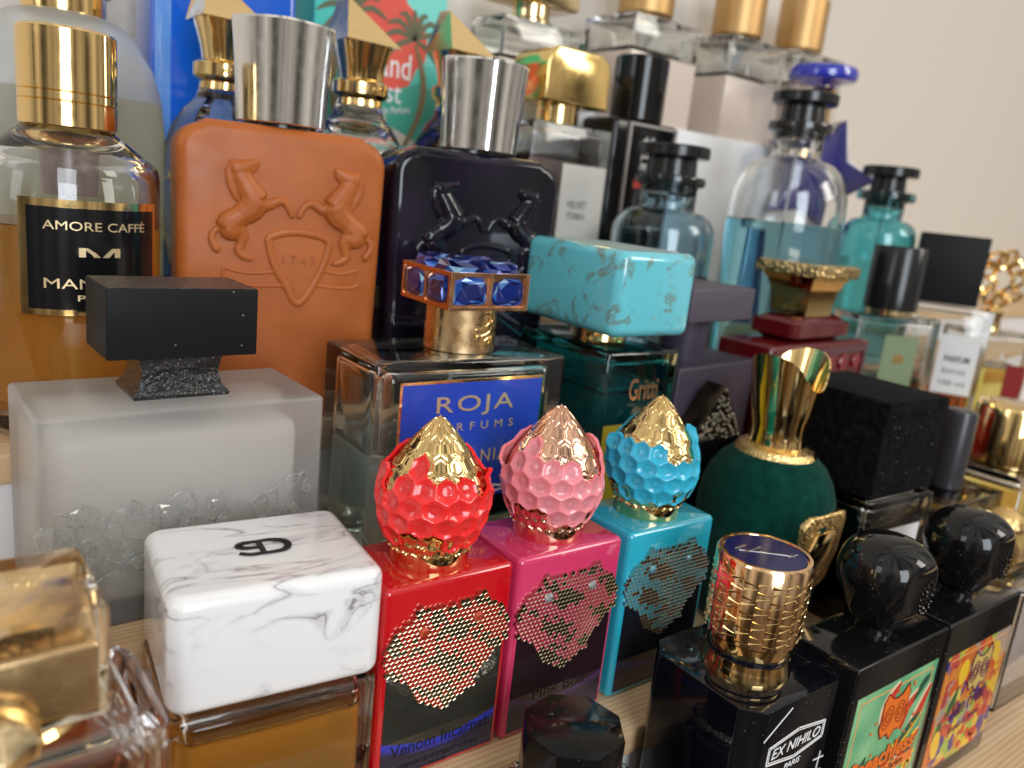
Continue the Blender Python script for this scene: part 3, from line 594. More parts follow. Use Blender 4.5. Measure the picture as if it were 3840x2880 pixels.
for sgn in (-1, 1):
    for q in (0.62, 0.42, 0.22): outline(blob(0.05 + sgn * 0.42, 4.85, 0.45 * q * 1.2, 0.75 * q, 12, 0, rnd, sgn * 0.3), 0.04, Y - 0.042, Y - 0.034, bm)
finish(bm, 'label_mask_lines', I_DR, lab)
text(lab, 'lettering', 'Speachless', I_OR, -0.05, 2.85, Y - 0.04, 4.4, 1.0, 0.012, bold=0.03, rot=0.0)
text(lab, 'lettering', 'Speachless', I_DR, -0.02, 2.81, Y - 0.034, 4.45, 1.04, 0.005, bold=0.07)
shapes(lab, 'label_ribbon', I_OR, [[(-2.3, 2.2), (2.3, 2.2), (2.3, 2.65), (-2.3, 2.65)]], Y - 0.03)
text(lab, 'lettering', 'Extrait de Parfum', BLACKINK, 0.3, 2.32, Y - 0.036, 2.6, 0.3, 0.008, shear=0.2)
root = knob_bottle('black bottle with glossy black knob cap and multicoloured fruit label with purple lettering', 33.3, 2)
art = ink('fruit_collage_ink', (0.7, 0.3, 0.05))
N, L, b = nodes(art); t = N.new('ShaderNodeTexCoord'); nq = N.new('ShaderNodeTexNoise'); nq.inputs['Scale'].default_value = 0.9; nq.inputs['Detail'].default_value = 2; L.new(t.outputs['Object'], nq.inputs['Vector'])
va = N.new('ShaderNodeVectorMath'); va.operation = 'MULTIPLY_ADD'; L.new(nq.outputs['Color'], va.inputs[0]); va.inputs[1].default_value = (1.6, 1.6, 1.6); L.new(t.outputs['Object'], va.inputs[2])
vo = N.new('ShaderNodeTexVoronoi'); vo.inputs['Scale'].default_value = 1.7; L.new(va.outputs[0], vo.inputs['Vector'])
sp = N.new('ShaderNodeSeparateColor'); L.new(vo.outputs['Color'], sp.inputs[0]); r = N.new('ShaderNodeValToRGB'); r.color_ramp.interpolation = 'CONSTANT'; L.new(sp.outputs[0], r.inputs[0]); E = r.color_ramp.elements
cols = [(0.62, 0.10, 0.02), (0.75, 0.45, 0.03), (0.60, 0.16, 0.03), (0.45, 0.05, 0.04), (0.72, 0.52, 0.10), (0.06, 0.035, 0.2), (0.66, 0.22, 0.03), (0.40, 0.30, 0.24), (0.35, 0.45, 0.06), (0.55, 0.08, 0.05)]
E[0].color = (*cols[0], 1); E[1].position = 0.1; E[1].color = (*cols[1], 1)
for k in range(2, 10): e = E.new(k / 10); e.color = (*cols[k], 1)
L.new(r.outputs[0], b.inputs['Base Color'])
lab = finish(prism([(-2.6, 0.75), (2.85, 0.75), (2.85, 5.98), (-2.6, 5.98)], 'y', f - 0.02, f), 'label', art, root)
bm = outline([(-2.35, 0.95), (-2.35, 5.75), (2.5, 5.75), (2.5, 0.95)], 0.05, Y - 0.006, Y); finish(bm, 'border_line', I_LINE, lab)
shapes(lab, 'label_leaves', I_DG, [band(c_, 0.01, 0.2) for c_ in ([(-1.6, 3.0), (-1.3, 3.6), (-1.0, 4.3)], [(-2.3, 2.2), (-2.0, 2.6), (-1.9, 3.0)])], Y - 0.002)
shapes(lab, 'label_fruit', I_YEL, [blob(-1.9, 1.9, .35, .7, 14, .05, rnd, .2), blob(-0.6, 2.2, .2, .5, 12, .05, rnd, -.2), blob(1.2, 1.1, .5, .3, 12, .05, rnd), blob(-0.9, 4.9, .4, .6, 12, .1, rnd)], Y - 0.004)
shapes(lab, 'label_berries', I_RED, [blob(rnd.uniform(0.2, 2.4), rnd.uniform(1.0, 2.6), .2, .2, 10, .1, rnd) for k in range(12)], Y - 0.012)
shapes(lab, 'label_mask', ink('tan_ink', (0.62, 0.45, 0.12)), [mask_shape(0.55, 4.6, 0.9)], Y - 0.02)
bm = outline(mask_shape(0.55, 4.6, 0.9), 0.07, Y - 0.034, Y - 0.026)
for sgn in (-1, 1):
    for q in (0.66, 0.46, 0.26): outline(blob(0.55 + sgn * 0.4, 4.6, 0.4 * q * 1.2, 0.7 * q, 12, 0, rnd, sgn * 0.3), 0.06, Y - 0.034, Y - 0.026, bm)
finish(bm, 'label_mask_lines', I_PUR, lab)
text(lab, 'lettering', 'Sun Fruit', I_PUR, 0.3, 2.9, Y - 0.02, 2.9, 0.8, 0.012, shear=0.3, rot=0.1)
text(lab, 'lettering', 'Extrait de Parfum', I_PUR, 0.3, 2.2, Y - 0.02, 2.4, 0.3, 0.01, shear=0.3, rot=0.1)
# clear box on the same board, right edge
root = thing('clear_box', 'low clear plastic box with pale pink panel on bare wood beside fruit label bottle', 'box', 43.2, 12.75, TZ[0], -2)
bm = rb(7.2, 1.9, 0, 6.2, 0.15, 0.1); merge(bm, rb(6.9, 1.6, 0.15, 6.05, 0.1, 0.05), flip=True)
finish(bm, 'clear_shell', GLASS, root, recalc=False)
finish(rb(6.5, 0.12, 0.9, 5.9, 0, 0.02, 0, -0.5), 'printed_panel', pm('pink_card', (0.62, 0.50, 0.46), 0.5), root)
# ================================================================ frosted bottle with black block cap
root = bottle('frosted glass block bottle with clear crackle chips and a black slab cap', 6.35, 25.65, TZ[2], 3)
finish(rb(8.35, 4.2, 0, 6.6, 0.16, 0.14), 'frosted_body', FROST, root)
finish(rb(7.0, 2.9, 0.6, 5.7, 0.4, 0.35), 'inner_chamber', pm('frosted_core', (0.74, 0.70, 0.655), 0.5, 0, 0.3, 1.02), root)
finish(rb(7.1, 3.0, 0.55, 3.0, 0.4, 0.3), 'liquid', pm('frosted_liquid', (0.66, 0.67, 0.57), 0.5, 0, 0.4, 1.02), root)
bm = None; rnd = random.Random(11)
for k in range(105):
    cx = rnd.uniform(-4.0, 4.0); cz = rnd.uniform(0.5, 3.9 + 0.1 * (cx / 4.2)); r0 = rnd.uniform(0.18, 0.42); n = rnd.choice((4, 5, 5, 6)); a0 = rnd.uniform(0, 6)
    P = [(max(-4.25, min(4.25, cx + r0 * rnd.uniform(.6, 1.2) * math.cos(a0 + 2 * PI * q / n))), cz + r0 * rnd.uniform(.6, 1.2) * math.sin(a0 + 2 * PI * q / n)) for q in range(n)]
    bm = outline(P, 0.04, -2.15, -2.08, bm)
    if k % 2:
        tip = (cx + rnd.uniform(-.1, .1), -2.19, cz + rnd.uniform(-.1, .1)); vs = [bm.verts.new((p[0], -2.105, p[1])) for p in P]; tv = bm.verts.new(tip)
        for q in range(n): bm.faces.new((vs[q], vs[(q + 1) % n], tv))
finish(bm, 'crackle_chips', pm('chip_glass', (0.90, 0.90, 0.88), 0.05, 0, 0.82, 1.5, coat=1), root)
NK = bump(pm('black_hammered_neck', (0.008, 0.008, 0.009), 0.08, coat=0.6), 'noise', 3.5, 0.9, 0.25, 3)
prof = [(1.4, 6.6), (1.42, 6.7), (1.22, 6.95), (1.12, 7.35), (1.2, 7.75), (1.3, 7.95)]
bm = bmesh.new(); prev = None
for r0, z0 in prof:
    ring = [bm.verts.new((sx * r0, sy * r0 * 0.72, z0)) for sx, sy in ((-1, -1), (1, -1), (1, 1), (-1, 1))]
    if prev:
        for k in range(4): bm.faces.new((prev[k], prev[(k + 1) % 4], ring[(k + 1) % 4], ring[k]))
    else: bm.faces.new(ring)
    prev = ring
bm.faces.new(prev); bmesh.ops.subdivide_edges(bm, edges=bm.edges[:], cuts=2, use_grid_fill=True)
finish(bm, 'neck', NK, root)
CAPB = dust(pm('black_painted_block', (0.010, 0.010, 0.0105), 0.5, spec=0.16), 3.5, 0.86, 0.10)
finish(rb(4.35, 2.5, 7.9, 9.97, 0.05, 0.05, 0, 0.0, 2), 'slab_cap', CAPB, root)
CT = bump(pm('scuffed_black_sheen', (0.03, 0.026, 0.024), 0.28, spec=0.7), 'noise', 9, 0.9, 0.08, 6); mottle(CT, (0.010, 0.009, 0.009), (0.16, 0.12, 0.10), 7, 0.45, 0.72, stretch=(0.5, 2.5, 1))  # scuffed grain; its brown flecks also paint in warm reflected light
finish(rb(4.25, 2.4, 9.965, 9.985, 0, 0), 'scuffed_sheen_top', CT, root)
# ================================================================ clear bottle with blue crystal cap
root = bottle('thick clear glass bottle with blue crystal cap and gold lettered blue label', 16.13, 25.05, TZ[2], 0)
w, d, h = 8.25, 4.1, 7.8
glass_box(root, w, d, h, 0.5, 0.5, 4.3, GLASSG, WATER, 0.22, 0.16, top=0.45, irv=0.5, irt=0.3)
f = -d / 2
GF = finish(prism([(-3.15, 1.6), (3.05, 1.6), (3.05, 7.1), (-3.15, 7.1)], 'y', f - 0.03, f), 'label', GOLD, root)
BLUEL = pm('royal_blue_label', (0.015, 0.055, 0.42), 0.3, coat=0.3)
finish(prism([(-3.05, 2.9), (2.95, 2.9), (2.95, 7.0), (-3.05, 7.0)], 'y', f - 0.042, f - 0.03), 'blue_panel', BLUEL, GF)
bm = bmesh.new(); prism([(-3.05, 1.7), (2.95, 1.7), (2.95, 2.9), (-3.05, 2.9)], 'y', f - 0.040, f - 0.03, bm); finish(bm, 'lower_panel', BLACKG, GF)
shapes(GF, 'wave_lines', WHITEINK, [band([(-2.8, 2.5), (-1, 2.2), (1, 2.6), (2.8, 2.9)], 0.02, 0.05), band([(-2.8, 2.9), (-1, 2.75), (1, 2.9), (2.8, 2.5)], 0.02, 0.05)], f - 0.042)
shapes(GF, 'wave_leaves', BLUEL, [band([(-2.8, 2.6), (-1, 2.35), (1, 2.6), (2.8, 2.7)], 0.02, 0.18)], f - 0.041)
text(GF, 'lettering', 'ROJA', FOIL, 0.0, 5.93, f - 0.042, 3.35, 0.78, 0.03, spacing=1.15)
text(GF, 'lettering', 'PARFUMS', FOIL, -0.05, 5.2, f - 0.042, 3.6, 0.3, 0.025, spacing=1.9)
text(GF, 'lettering', 'OCEANIA', FOIL, 0.0, 3.9, f - 0.042, 3.2, 0.5, 0.025, spacing=1.2)
finish(lathe([(0, 1.0), (0.09, 1.0), (0.09, 7.4), (0, 7.4)], 12), 'dip_tube', PLASTIC, root)
CB = bump(pm('worn_gold_collar', (0.80, 0.56, 0.30), 0.25, 1), 'noise', 3, 0.05, 0.02); smudge(CB, 0.18, 0.4, 2)
col_ = finish(lathe([(0, 7.8), (1.3, 7.8), (1.34, 7.84), (1.34, 9.6), (0, 9.6)], 64), 'collar', CB, root, loc=(0.38, 0, 0))
bm = None
for pts in ([(-.45, 9.15), (-.1, 9.3), (.25, 9.25), (.35, 9.05), (.1, 8.95), (-.2, 8.8), (-.5, 8.75), (-.55, 8.9), (-.2, 8.95), (.2, 8.9), (.5, 9.0)],
            [(-.5, 8.65), (0, 8.72), (.3, 8.8), (.1, 8.6), (-.4, 8.5), (-.55, 8.62)], [(-.4, 8.55), (-.45, 8.25), (-.1, 8.1), (.3, 8.25), (.4, 8.5), (.0, 8.35), (-.3, 8.2)], [(.0, 8.9), (.1, 9.15), (.18, 9.0), (.3, 9.1)]):
    P = spline([(0.28 + p[0] * 0.9, 0, p[1]) for p in pts], 4)
    bm = tube([(p.x, -math.sqrt(max(0.01, 1.345 ** 2 - p.x ** 2)), p.z) for p in P], 0.02, bm, 5)
finish(bm, 'signature', GOLD, col_)
zf0, zf1, hw = 9.5, 10.85, 1.72
cf = bmesh.new()
for (x0, x1, y0, y1) in ((-hw, hw, -hw, hw),): rb(2 * hw - 0.16, 2 * hw - 0.16, zf0 + .02, zf1 - .1, 0, 0, bm=cf)
for sx in (-1, 0, 1):
    for sy in (-1, 0, 1):
        if sx == 0 and sy == 0: continue
        rb(0.15 if sx else 0.12, 0.15 if sy else 0.12, zf0, zf1, 0.01, 0.01, sx * (hw - 0.075), sy * (hw - 0.075), 1, cf)
for zz in (zf0 + 0.07, zf1 - 0.07):
    for sy in (-1, 1):
        rb(2 * hw - 0.3, 0.149, zz - 0.068, zz + 0.068, 0, 0.012, 0, sy * (hw - 0.076), 1, cf); rb(0.149, 2 * hw - 0.3, zz - 0.068, zz + 0.068, 0, 0.012, sy * (hw - 0.076), 0, 1, cf)
capf = finish(cf, 'cap_frame', COPPER, root, recalc=False, loc=(0.42, 0, 0))
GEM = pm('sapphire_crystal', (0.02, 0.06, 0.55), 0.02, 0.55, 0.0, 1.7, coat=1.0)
N, L, b = nodes(GEM); geo = N.new('ShaderNodeNewGeometry'); at = N.new('ShaderNodeAttribute'); at.attribute_name = 'facet_flash'; r = N.new('ShaderNodeValToRGB'); L.new(at.outputs['Fac'], r.inputs[0]); E = r.color_ramp.elements
E[0].color = (0.006, 0.014, 0.12, 1); E[1].color = (0.42, 0.72, 1.0, 1); e = E.new(0.45); e.color = (0.010, 0.045, 0.38, 1); e = E.new(0.75); e.color = (0.03, 0.20, 0.85, 1)  # sparkle painted per facet: dark navy up to pale blue flashes
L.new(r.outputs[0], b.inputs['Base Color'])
def gem(w_, h_, seed, dome=0.25):
    """faceted cushion gem in the xy plane, crown towards +z"""
    rnd = random.Random(seed); bm = bmesh.new()
    rings = []
    for s_, z_, n in ((1.0, 0.0, 8), (0.93, 0.5, 8), (0.74, 0.85, 8), (0.50, 1.0, 8)):
        ring = []
        for k in range(n):
            a = 2 * PI * (k + (0.5 if len(rings) % 2 else 0)) / n + rnd.uniform(-.12, .12); ca, sa = math.cos(a), math.sin(a); q = 1 / max(abs(ca), abs(sa)) if len(rings) < 3 else 1.2
            ring.append(bm.verts.new((ca * q * s_ * w_ / 2 * 0.98, sa * q * s_ * h_ / 2 * 0.98, z_ * dome + rnd.uniform(-.03, .03))))
        rings.append(ring)
    for A, B in zip(rings, rings[1:]):
        for k in range(8):
            a0, a1, b0, b1 = A[k], A[(k + 1) % 8], B[k], B[(k + 1) % 8]
            if rnd.random() < 0.5: bm.faces.new((a0, a1, b1)); bm.faces.new((a0, b1, b0))
            else: bm.faces.new((a0, a1, b0)); bm.faces.new((a1, b1, b0))
    bm.faces.new(rings[-1])
    return bm
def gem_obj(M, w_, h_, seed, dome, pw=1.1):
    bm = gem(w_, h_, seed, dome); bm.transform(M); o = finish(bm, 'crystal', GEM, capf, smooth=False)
    at = o.data.attributes.new('facet_flash', 'FLOAT', 'FACE'); rnd = random.Random(seed + 50)
    for k in range(len(o.data.polygons)): at.data[k].value = rnd.random() ** pw  # higher powers leave fewer facets painted as flashes
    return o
zc = (zf0 + zf1) / 2; sg = 1
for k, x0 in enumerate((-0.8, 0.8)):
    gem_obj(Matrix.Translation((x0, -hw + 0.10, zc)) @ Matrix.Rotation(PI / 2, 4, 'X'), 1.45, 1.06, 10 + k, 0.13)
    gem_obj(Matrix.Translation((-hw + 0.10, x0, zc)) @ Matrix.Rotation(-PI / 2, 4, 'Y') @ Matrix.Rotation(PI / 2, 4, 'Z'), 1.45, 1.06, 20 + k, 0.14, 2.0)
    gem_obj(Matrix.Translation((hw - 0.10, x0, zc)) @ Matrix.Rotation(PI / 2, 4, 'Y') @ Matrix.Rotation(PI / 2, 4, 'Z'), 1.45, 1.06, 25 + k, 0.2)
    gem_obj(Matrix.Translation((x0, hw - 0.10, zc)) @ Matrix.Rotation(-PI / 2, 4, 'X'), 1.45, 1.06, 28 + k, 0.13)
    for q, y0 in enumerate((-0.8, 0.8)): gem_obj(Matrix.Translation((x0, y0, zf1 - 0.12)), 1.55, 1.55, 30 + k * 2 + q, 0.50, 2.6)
# ================================================================ teal bottle with turquoise stone cap
root = bottle('teal glass bottle under a big turquoise stone cap with brown veins', 24.45, 25.8, TZ[2], 0)
TEAL = tint('teal_glass', (0.06, 0.54, 0.56), 0.0)
glass_box(root, 4.35, 5.9, 7.9, 0.35, 0.5, 6.0, TEAL, liq('teal_liquid', (0.2, 0.6, 0.6)), 0.25, 0.2, top=0.5)
finish(rb(3.4, 4.9, 0.6, 6.2, 0.2, 0.2, 0, 0.1), 'inner_core', pm('deep_teal', (0.006, 0.17, 0.18), 0.2), root)
f = -2.95
CG = pm('copper_ink', (0.70, 0.42, 0.25), 0.25, 0.9)
text(root, 'lettering', 'Gritti', CG, 0.15, 5.8, f, 1.7, 0.95, 0.02, bold=0.012)
finish(prism([(-1.9, 1.2), (1.8, 1.2), (1.8, 4.75), (-1.9, 4.75)], 'y', f - 0.02, f), 'label', pm('ochre_label', (0.42, 0.34, 0.02), 0.4), root)
finish(lathe([(0, 7.9), (1.2, 7.9), (1.2, 8.7), (0, 8.7)], 48), 'collar', GOLD, root)
STONE = pm('turquoise_stone', (0.10, 0.52, 0.58), 0.14, coat=0.7)
N, L, b = nodes(STONE); t = N.new('ShaderNodeTexCoord'); nn = N.new('ShaderNodeTexNoise'); nn.inputs['Scale'].default_value = 0.75; nn.inputs['Detail'].default_value = 7; nn.inputs['Roughness'].default_value = 0.65; nn.inputs['Distortion'].default_value = 0.5
L.new(t.outputs['Object'], nn.inputs['Vector']); sb = N.new('ShaderNodeMath'); sb.operation = 'SUBTRACT'; L.new(nn.outputs['Fac'], sb.inputs[0]); sb.inputs[1].default_value = 0.58
ab = N.new('ShaderNodeMath'); ab.operation = 'ABSOLUTE'; L.new(sb.outputs[0], ab.inputs[0]); r = N.new('ShaderNodeValToRGB'); L.new(ab.outputs[0], r.inputs[0]); E = r.color_ramp.elements
E[0].position = 0; E[0].color = (0.17, 0.17, 0.11, 1); E[1].position = 0.055; E[1].color = (0.14, 0.56, 0.65, 1); e = E.new(0.014); e.color = (0.15, 0.40, 0.42, 1)
L.new(r.outputs[0], b.inputs['Base Color'])
finish(rb(3.6, 4.9, 11.995, 12.004, 0.6, 0, -0.1, -0.35, 4), 'dusty_top', pm('stone_dust', (0.30, 0.38, 0.36), 0.7), root)
finish(rb(4.5, 6.3, 8.5, 12.0, 0.5, 0.42, -0.1, -0.12, 6), 'stone_cap', STONE, root, sharp=80)
# ================================================================ plum bottle with slab cap
PLUM = bump(pm('matte_plum', (0.045, 0.033, 0.055), 0.45), 'noise', 25, 0.05, 0.02)
root = bottle('matte plum grey bottle with a flat plum slab cap', 31.1, 26.3, TZ[2], 8)
finish(rb(6.9, 3.9, 0, 6.7, 0.12, 0.14), 'body', PLUM, root)
finish(lathe([(0, 6.7), (1.15, 6.7), (1.15, 8.9), (0, 8.9)], 48, None, -0.6, 0), 'neck', PLUM, root)
finish(rb(5.6, 3.6, 8.75, 10.35, 0.1, 0.12, -0.3, 0), 'slab_cap', pm('plum_cap', (0.085, 0.068, 0.095), 0.5), root)
# ================================================================ rhinestone pyramid bottle
root = bottle('small dark bottle with a pointed cap crusted in rhinestones', 29.9, 23.35, TZ[2], 0)
finish(rb(3.6, 1.4, 0, 3.6, 0.15, 0.1), 'body', BLACKG, root)
bm = prism([(-1.75, 3.6), (1.9, 3.3), (0.1, 6.1)], 'y', -0.6, 0.6, None, 0.05, 2)
pyr = finish(bm, 'pyramid_cap', pm('dark_bronze', (0.10, 0.07, 0.05), 0.3, 1), root)
bm = bmesh.new(); rnd = random.Random(2)
tri = [(-1.6, 3.65), (1.75, 3.4), (0.1, 5.95)]
for k in range(300):
    p = (rnd.uniform(-1.7, 1.8), rnd.uniform(3.4, 5.9))
    if inside(p, tri): bmesh.ops.create_icosphere(bm, subdivisions=1, radius=rnd.uniform(0.06, 0.11), matrix=Matrix.Translation((p[0], -0.62, p[1])))
finish(bm, 'rhinestones', pm('smoky_rhinestone', (0.5, 0.42, 0.32), 0.08, 0.8, coat=1), pyr, smooth=False)
# ================================================================ green velvet bottle with gold tulip cap
VEL = pm('green_velvet', (0.004, 0.06, 0.042), 0.95, sheen=0.06, spec=0.05); bump(VEL, 'noise', 60, 0.25, 0.03, 3); mottle(VEL, (0.002, 0.030, 0.022), (0.004, 0.050, 0.037), 2.2, 0.35, 0.7, 8)
root = bottle('round bottle flocked in green velvet with a gold tulip shaped cap and gold plaque', 29.65, 19.4, TZ[1], 0)
finish(lathe([(0, 0), (1.9, 0), (2.3, 0.3), (2.6, 1.6), (2.8, 3.2), (2.92, 4.6), (2.93, 5.4), (2.85, 6.1), (2.62, 6.8), (2.25, 7.4), (1.75, 7.85), (1.5, 8.0), (0, 8.1)], 72), 'velvet_body', VEL, root, sharp=70)
ENG = bump(pm('engraved_gold', (0.86, 0.60, 0.26), 0.14, 1), 'noise', 9, 0.9, 0.08, 2)
cl = finish(lathe([(0, 7.85), (1.72, 7.78), (1.74, 7.86), (1.6, 8.12), (1.15, 8.3), (0, 8.3)], 64), 'collar', ENG, root)
bm = bmesh.new(); nA = 96; rings = []
for lay in (0, 1):
    rg = []
    for j in range(15):
        ring = []
        for k in range(nA):
            a = 2 * PI * k / nA
            cc_ = math.cos(2 * (a - 0.157)); top = 11.55 + 0.72 * cc_ * 1.7 / (1 + 0.7 * abs(cc_))
            z = 8.2 + (top - 8.2) * j / 14; q = (z - 8.2) / 3.2
            rr_ = 1.20 - 0.06 * math.sin(PI * min(1, q * 2.2)) + 0.58 * max(0, q - 0.15) ** 1.2
            wid = 1 + 0.08 * q * math.cos(2 * (a - 0.157))
            rr_ = rr_ * wid - (0.09 if lay else 0)
            ring.append(bm.verts.new((rr_ * math.cos(a), rr_ * math.sin(a), z)))
        rg.append(ring)
    rings.append(rg)
for lay in (0, 1):
    for A, B in zip(rings[lay], rings[lay][1:]):
        for k in range(nA): bm.faces.new((A[k], A[(k + 1) % nA], B[(k + 1) % nA], B[k]))
for A, B in ((rings[0][-1], rings[1][-1]), (rings[0][0], rings[1][0])):
    for k in range(nA): bm.faces.new((A[k], A[(k + 1) % nA], B[(k + 1) % nA], B[k]))
tul = finish(bm, 'tulip_cap', GOLD, root, sharp=60)
finish(lathe([(0, 9.9), (1.08, 9.9), (1.1, 9.95), (0.5, 10.08), (0, 10.1)], 48), 'inner_disc', PGOLD, tul)
bm = prism([(-1.3, 5.6), (-0.9, 6.0), (1.5, 6.0), (1.7, 5.7), (1.5, 4.2), (0.9, 2.9), (0.2, 2.6), (-0.6, 3.2), (-1.2, 4.4)], 'y', -2.92, -2.2, None, 0.12, 3)
pq = finish(bm, 'plaque', ENG, root)
finish(prism([(-0.8, 4.5), (-0.4, 5.2), (0.9, 5.2), (1.1, 4.9), (0.6, 3.6), (0.2, 3.3), (-0.4, 3.8)], 'y', -3.0, -2.88, None, 0.06, 2), 'relief', GOLD, pq)
# ================================================================ black velvet cube bottle
root = bottle('clear square bottle with white label under a big black velvet cube cap', 35.3, 18.75, TZ[1], -2)
VB = pm('black_velvet', (0.004, 0.004, 0.0045), 0.95, sheen=0.03, spec=0.03); bump(VB, 'noise', 18, 0.6, 0.08, 8); mottle(VB, (0.003, 0.003, 0.0035), (0.011, 0.011, 0.012), 3, 0.4, 0.75)
glass_box(root, 5.1, 5.1, 6.1, 0.45, 0.5, 4.2, GLASS, liq('smoky_liquid', (0.12, 0.06, 0.06)), 0.2, 0.12)
finish(rb(0.5, 5.12, 0, 6.0, 0.1, 0.05, 2.55, 0), 'black_edge', BLACKG, root)
finish(prism([(-2.2, 1.2), (2.0, 1.2), (2.0, 4.6), (-2.2, 4.6)], 'y', -2.575, -2.55), 'label', WHITE, root)
finish(lathe([(0, 6.1), (1.6, 6.1), (1.6, 6.4), (0, 6.4)], 32), 'neck', BLACKP, root)
finish(rb(5.05, 5.3, 6.25, 10.6, 0.14, 0.16, -0.1, 0.15, 4), 'velvet_cube_cap', VB, root)
bm = bmesh.new(); rnd = random.Random(8)
for k in range(26):
    bmesh.ops.create_icosphere(bm, subdivisions=1, radius=rnd.uniform(0.008, 0.028), matrix=Matrix.Translation((-0.1 + rnd.uniform(-2.4, 2.4), -2.52, rnd.uniform(6.5, 10.4))))
finish(bm, 'lint', pm('grey_lint', (0.2, 0.2, 0.2), 0.9), root)
# ================================================================ dark glass bottle with dark cylinder cap
root = bottle('dark smoked glass bottle with a thick square shoulder and slim grey cylinder cap', 42.6, 17.75, TZ[1], 0)
glass_box(root, 6.1, 3.7, 5.0, 0.4, 0.5, 3.0, tint('smoke_glass', (0.35, 0.33, 0.31)), liq('dark_liquid', (0.25, 0.18, 0.1)), 0.15, 0.12)
finish(lathe([(0, 5.0), (0.72, 5.0), (0.8, 5.1), (0.8, 9.0), (0.74, 9.15), (0, 9.25)], 40, None, 0.2, 0), 'cylinder_cap', pm('graphite_cap', (0.05, 0.048, 0.055), 0.3, 0.3), root)
# ================================================================ yellow bottle with gold cylinder cap
root = bottle('clear flat bottle of yellow perfume with a mirror gold cylinder cap', 48.3, 17.4, TZ[1], 3)
glass_box(root, 5.0, 4.4, 5.8, 0.4, 0.5, 5.0, GLASS, YELLOW, 0.2, 0.15)
finish(lathe([(0, 5.8), (1.7, 5.8), (1.82, 5.9), (1.86, 8.9), (1.75, 9.15), (1.6, 9.2), (0, 9.2)], 56), 'cylinder_cap', GOLD, root)
# small gold filigree bottle (right edge)
root = bottle('small bottle wrapped in gold mesh with an ornate gold knob on top', 43.4, 14.8, TZ[0], 0)
MESHG = bump(pm('gold_mesh', (0.62, 0.38, 0.13), 0.22, 1), 'edge', 5, 1.0, 0.12, rnd=0.0)
finish(lathe([(0, 0), (0.95, 0), (1.0, 0.2), (0.98, 6.6), (0.8, 6.9), (0, 7.0)], 40), 'mesh_body', MESHG, root)
bm = lathe([(0, 7.0), (0.5, 7.0), (0.5, 7.3), (0.85, 7.5), (1.0, 7.85), (0.85, 8.3), (0.4, 8.6), (0, 8.7)], 24, mod=lambda a, z: 1 + 0.08 * math.sin(8 * a))
finish(bm, 'knob', ENG, root)
# ================================================================ red bottle with pagoda cap
REDG = tint('red_glass', (0.55, 0.008, 0.015), 0.05)
root = bottle('wide dark red glass bottle with a gold pagoda shaped cap', 41.0, 26.7, TZ[2], 5)
rd = pm('deep_red_lacquer', (0.11, 0.004, 0.007), 0.2, coat=0.5)
finish(rb(11.2, 3.4, 0, 7.35, 0.3, 0.2), 'body', rd, root)
bm = frame(10.4, 6.6, 0.35, -1.78, -1.68, 0.0, 3.75)
finish(bm, 'bevelled_frame', pm('plum_red_frame', (0.10, 0.035, 0.045), 0.2, coat=0.5), root)
bm = bmesh.new()
for k in range(6):
    for q in range(3):
        prism(blob(-4.0 + k * 1.6, 6.1 - q * 1.5, 0.5, 0.5, 8, 0.12), 'y', -1.82, -1.68, bm, 0.04, 1)
finish(bm, 'raised_ornaments', pm('ruby_ornament', (0.22, 0.008, 0.012), 0.12, coat=1), root)
finish(rb(6.4, 3.0, 7.3, 8.75, 0.5, 1.1, 0.2, 0.1), 'shoulder', rd, root)
bm = bmesh.new(); prev = None
for r0, z0 in [(1.45, 8.7), (1.45, 8.9), (1.5, 9.5), (1.6, 10.1), (1.8, 10.6), (2.15, 11.0)]:
    ring = [bm.verts.new((0.2 + sx * r0, 0.3 + sy * r0 * 0.78, z0)) for sx, sy in ((-1, -1), (1, -1), (1, 1), (-1, 1))]
    if prev:
        for k in range(4): bm.faces.new((prev[k], prev[(k + 1) % 4], ring[(k + 1) % 4], ring[k]))
    else: bm.faces.new(ring)
    prev = ring
bm.faces.new(prev)
pc = finish(bm, 'pagoda_cap', smudge(pm('olive_gold', (0.72, 0.52, 0.22), 0.12, 1), 0.08, 0.22), root, sharp=30)
finish(rb(4.9, 3.8, 10.95, 11.6, 0.04, 0.06, 0.2, 0.3, 2), 'slab', bump(pm('crusted_gold', (0.74, 0.55, 0.26), 0.18, 1), 'vor', 5, 1.0, 0.15), pc)
finish(rb(4.6, 3.5, 11.59, 11.66, 0.04, 0.02, 0.2, 0.3, 1), 'slab_top', PGOLD, pc)
# ================================================================ two clear bottles with black caps, and the ornate gold one
root = bottle('clear bottle with small green label and a black cylinder cap', 51.3, 27.2, TZ[2], -25)
glass_box(root, 6.2, 2.8, 8.6, 0.4, 0.6, 4.5, GLASS, liq('tan_liquid', (0.62, 0.46, 0.30)), 0.25, 0.2)
finish(prism([(-0.9, 3.9), (1.6, 3.9), (1.6, 7.4), (-0.9, 7.4)], 'y', -1.43, -1.4), 'label', pm('sage_label', (0.20, 0.26, 0.15), 0.5), root)
finish(prism(blob(0.35, 5.9, 0.4, 0.4, 10, 0.3), 'y', -1.45, -1.43), 'gold_mark', GOLD, root)
finish(lathe([(0, 8.6), (1.45, 8.6), (1.45, 8.95), (0, 8.95)], 48), 'collar', PGOLD, root)
finish(lathe([(0, 8.95), (1.62, 8.95), (1.66, 9.0), (1.66, 12.9), (1.6, 13.0), (0, 13.0)], 56), 'cylinder_cap', BLACKP, root)
root = bottle('clear bottle with white label and a wide flat matte black cap', 58.3, 27.0, TZ[2], -56)
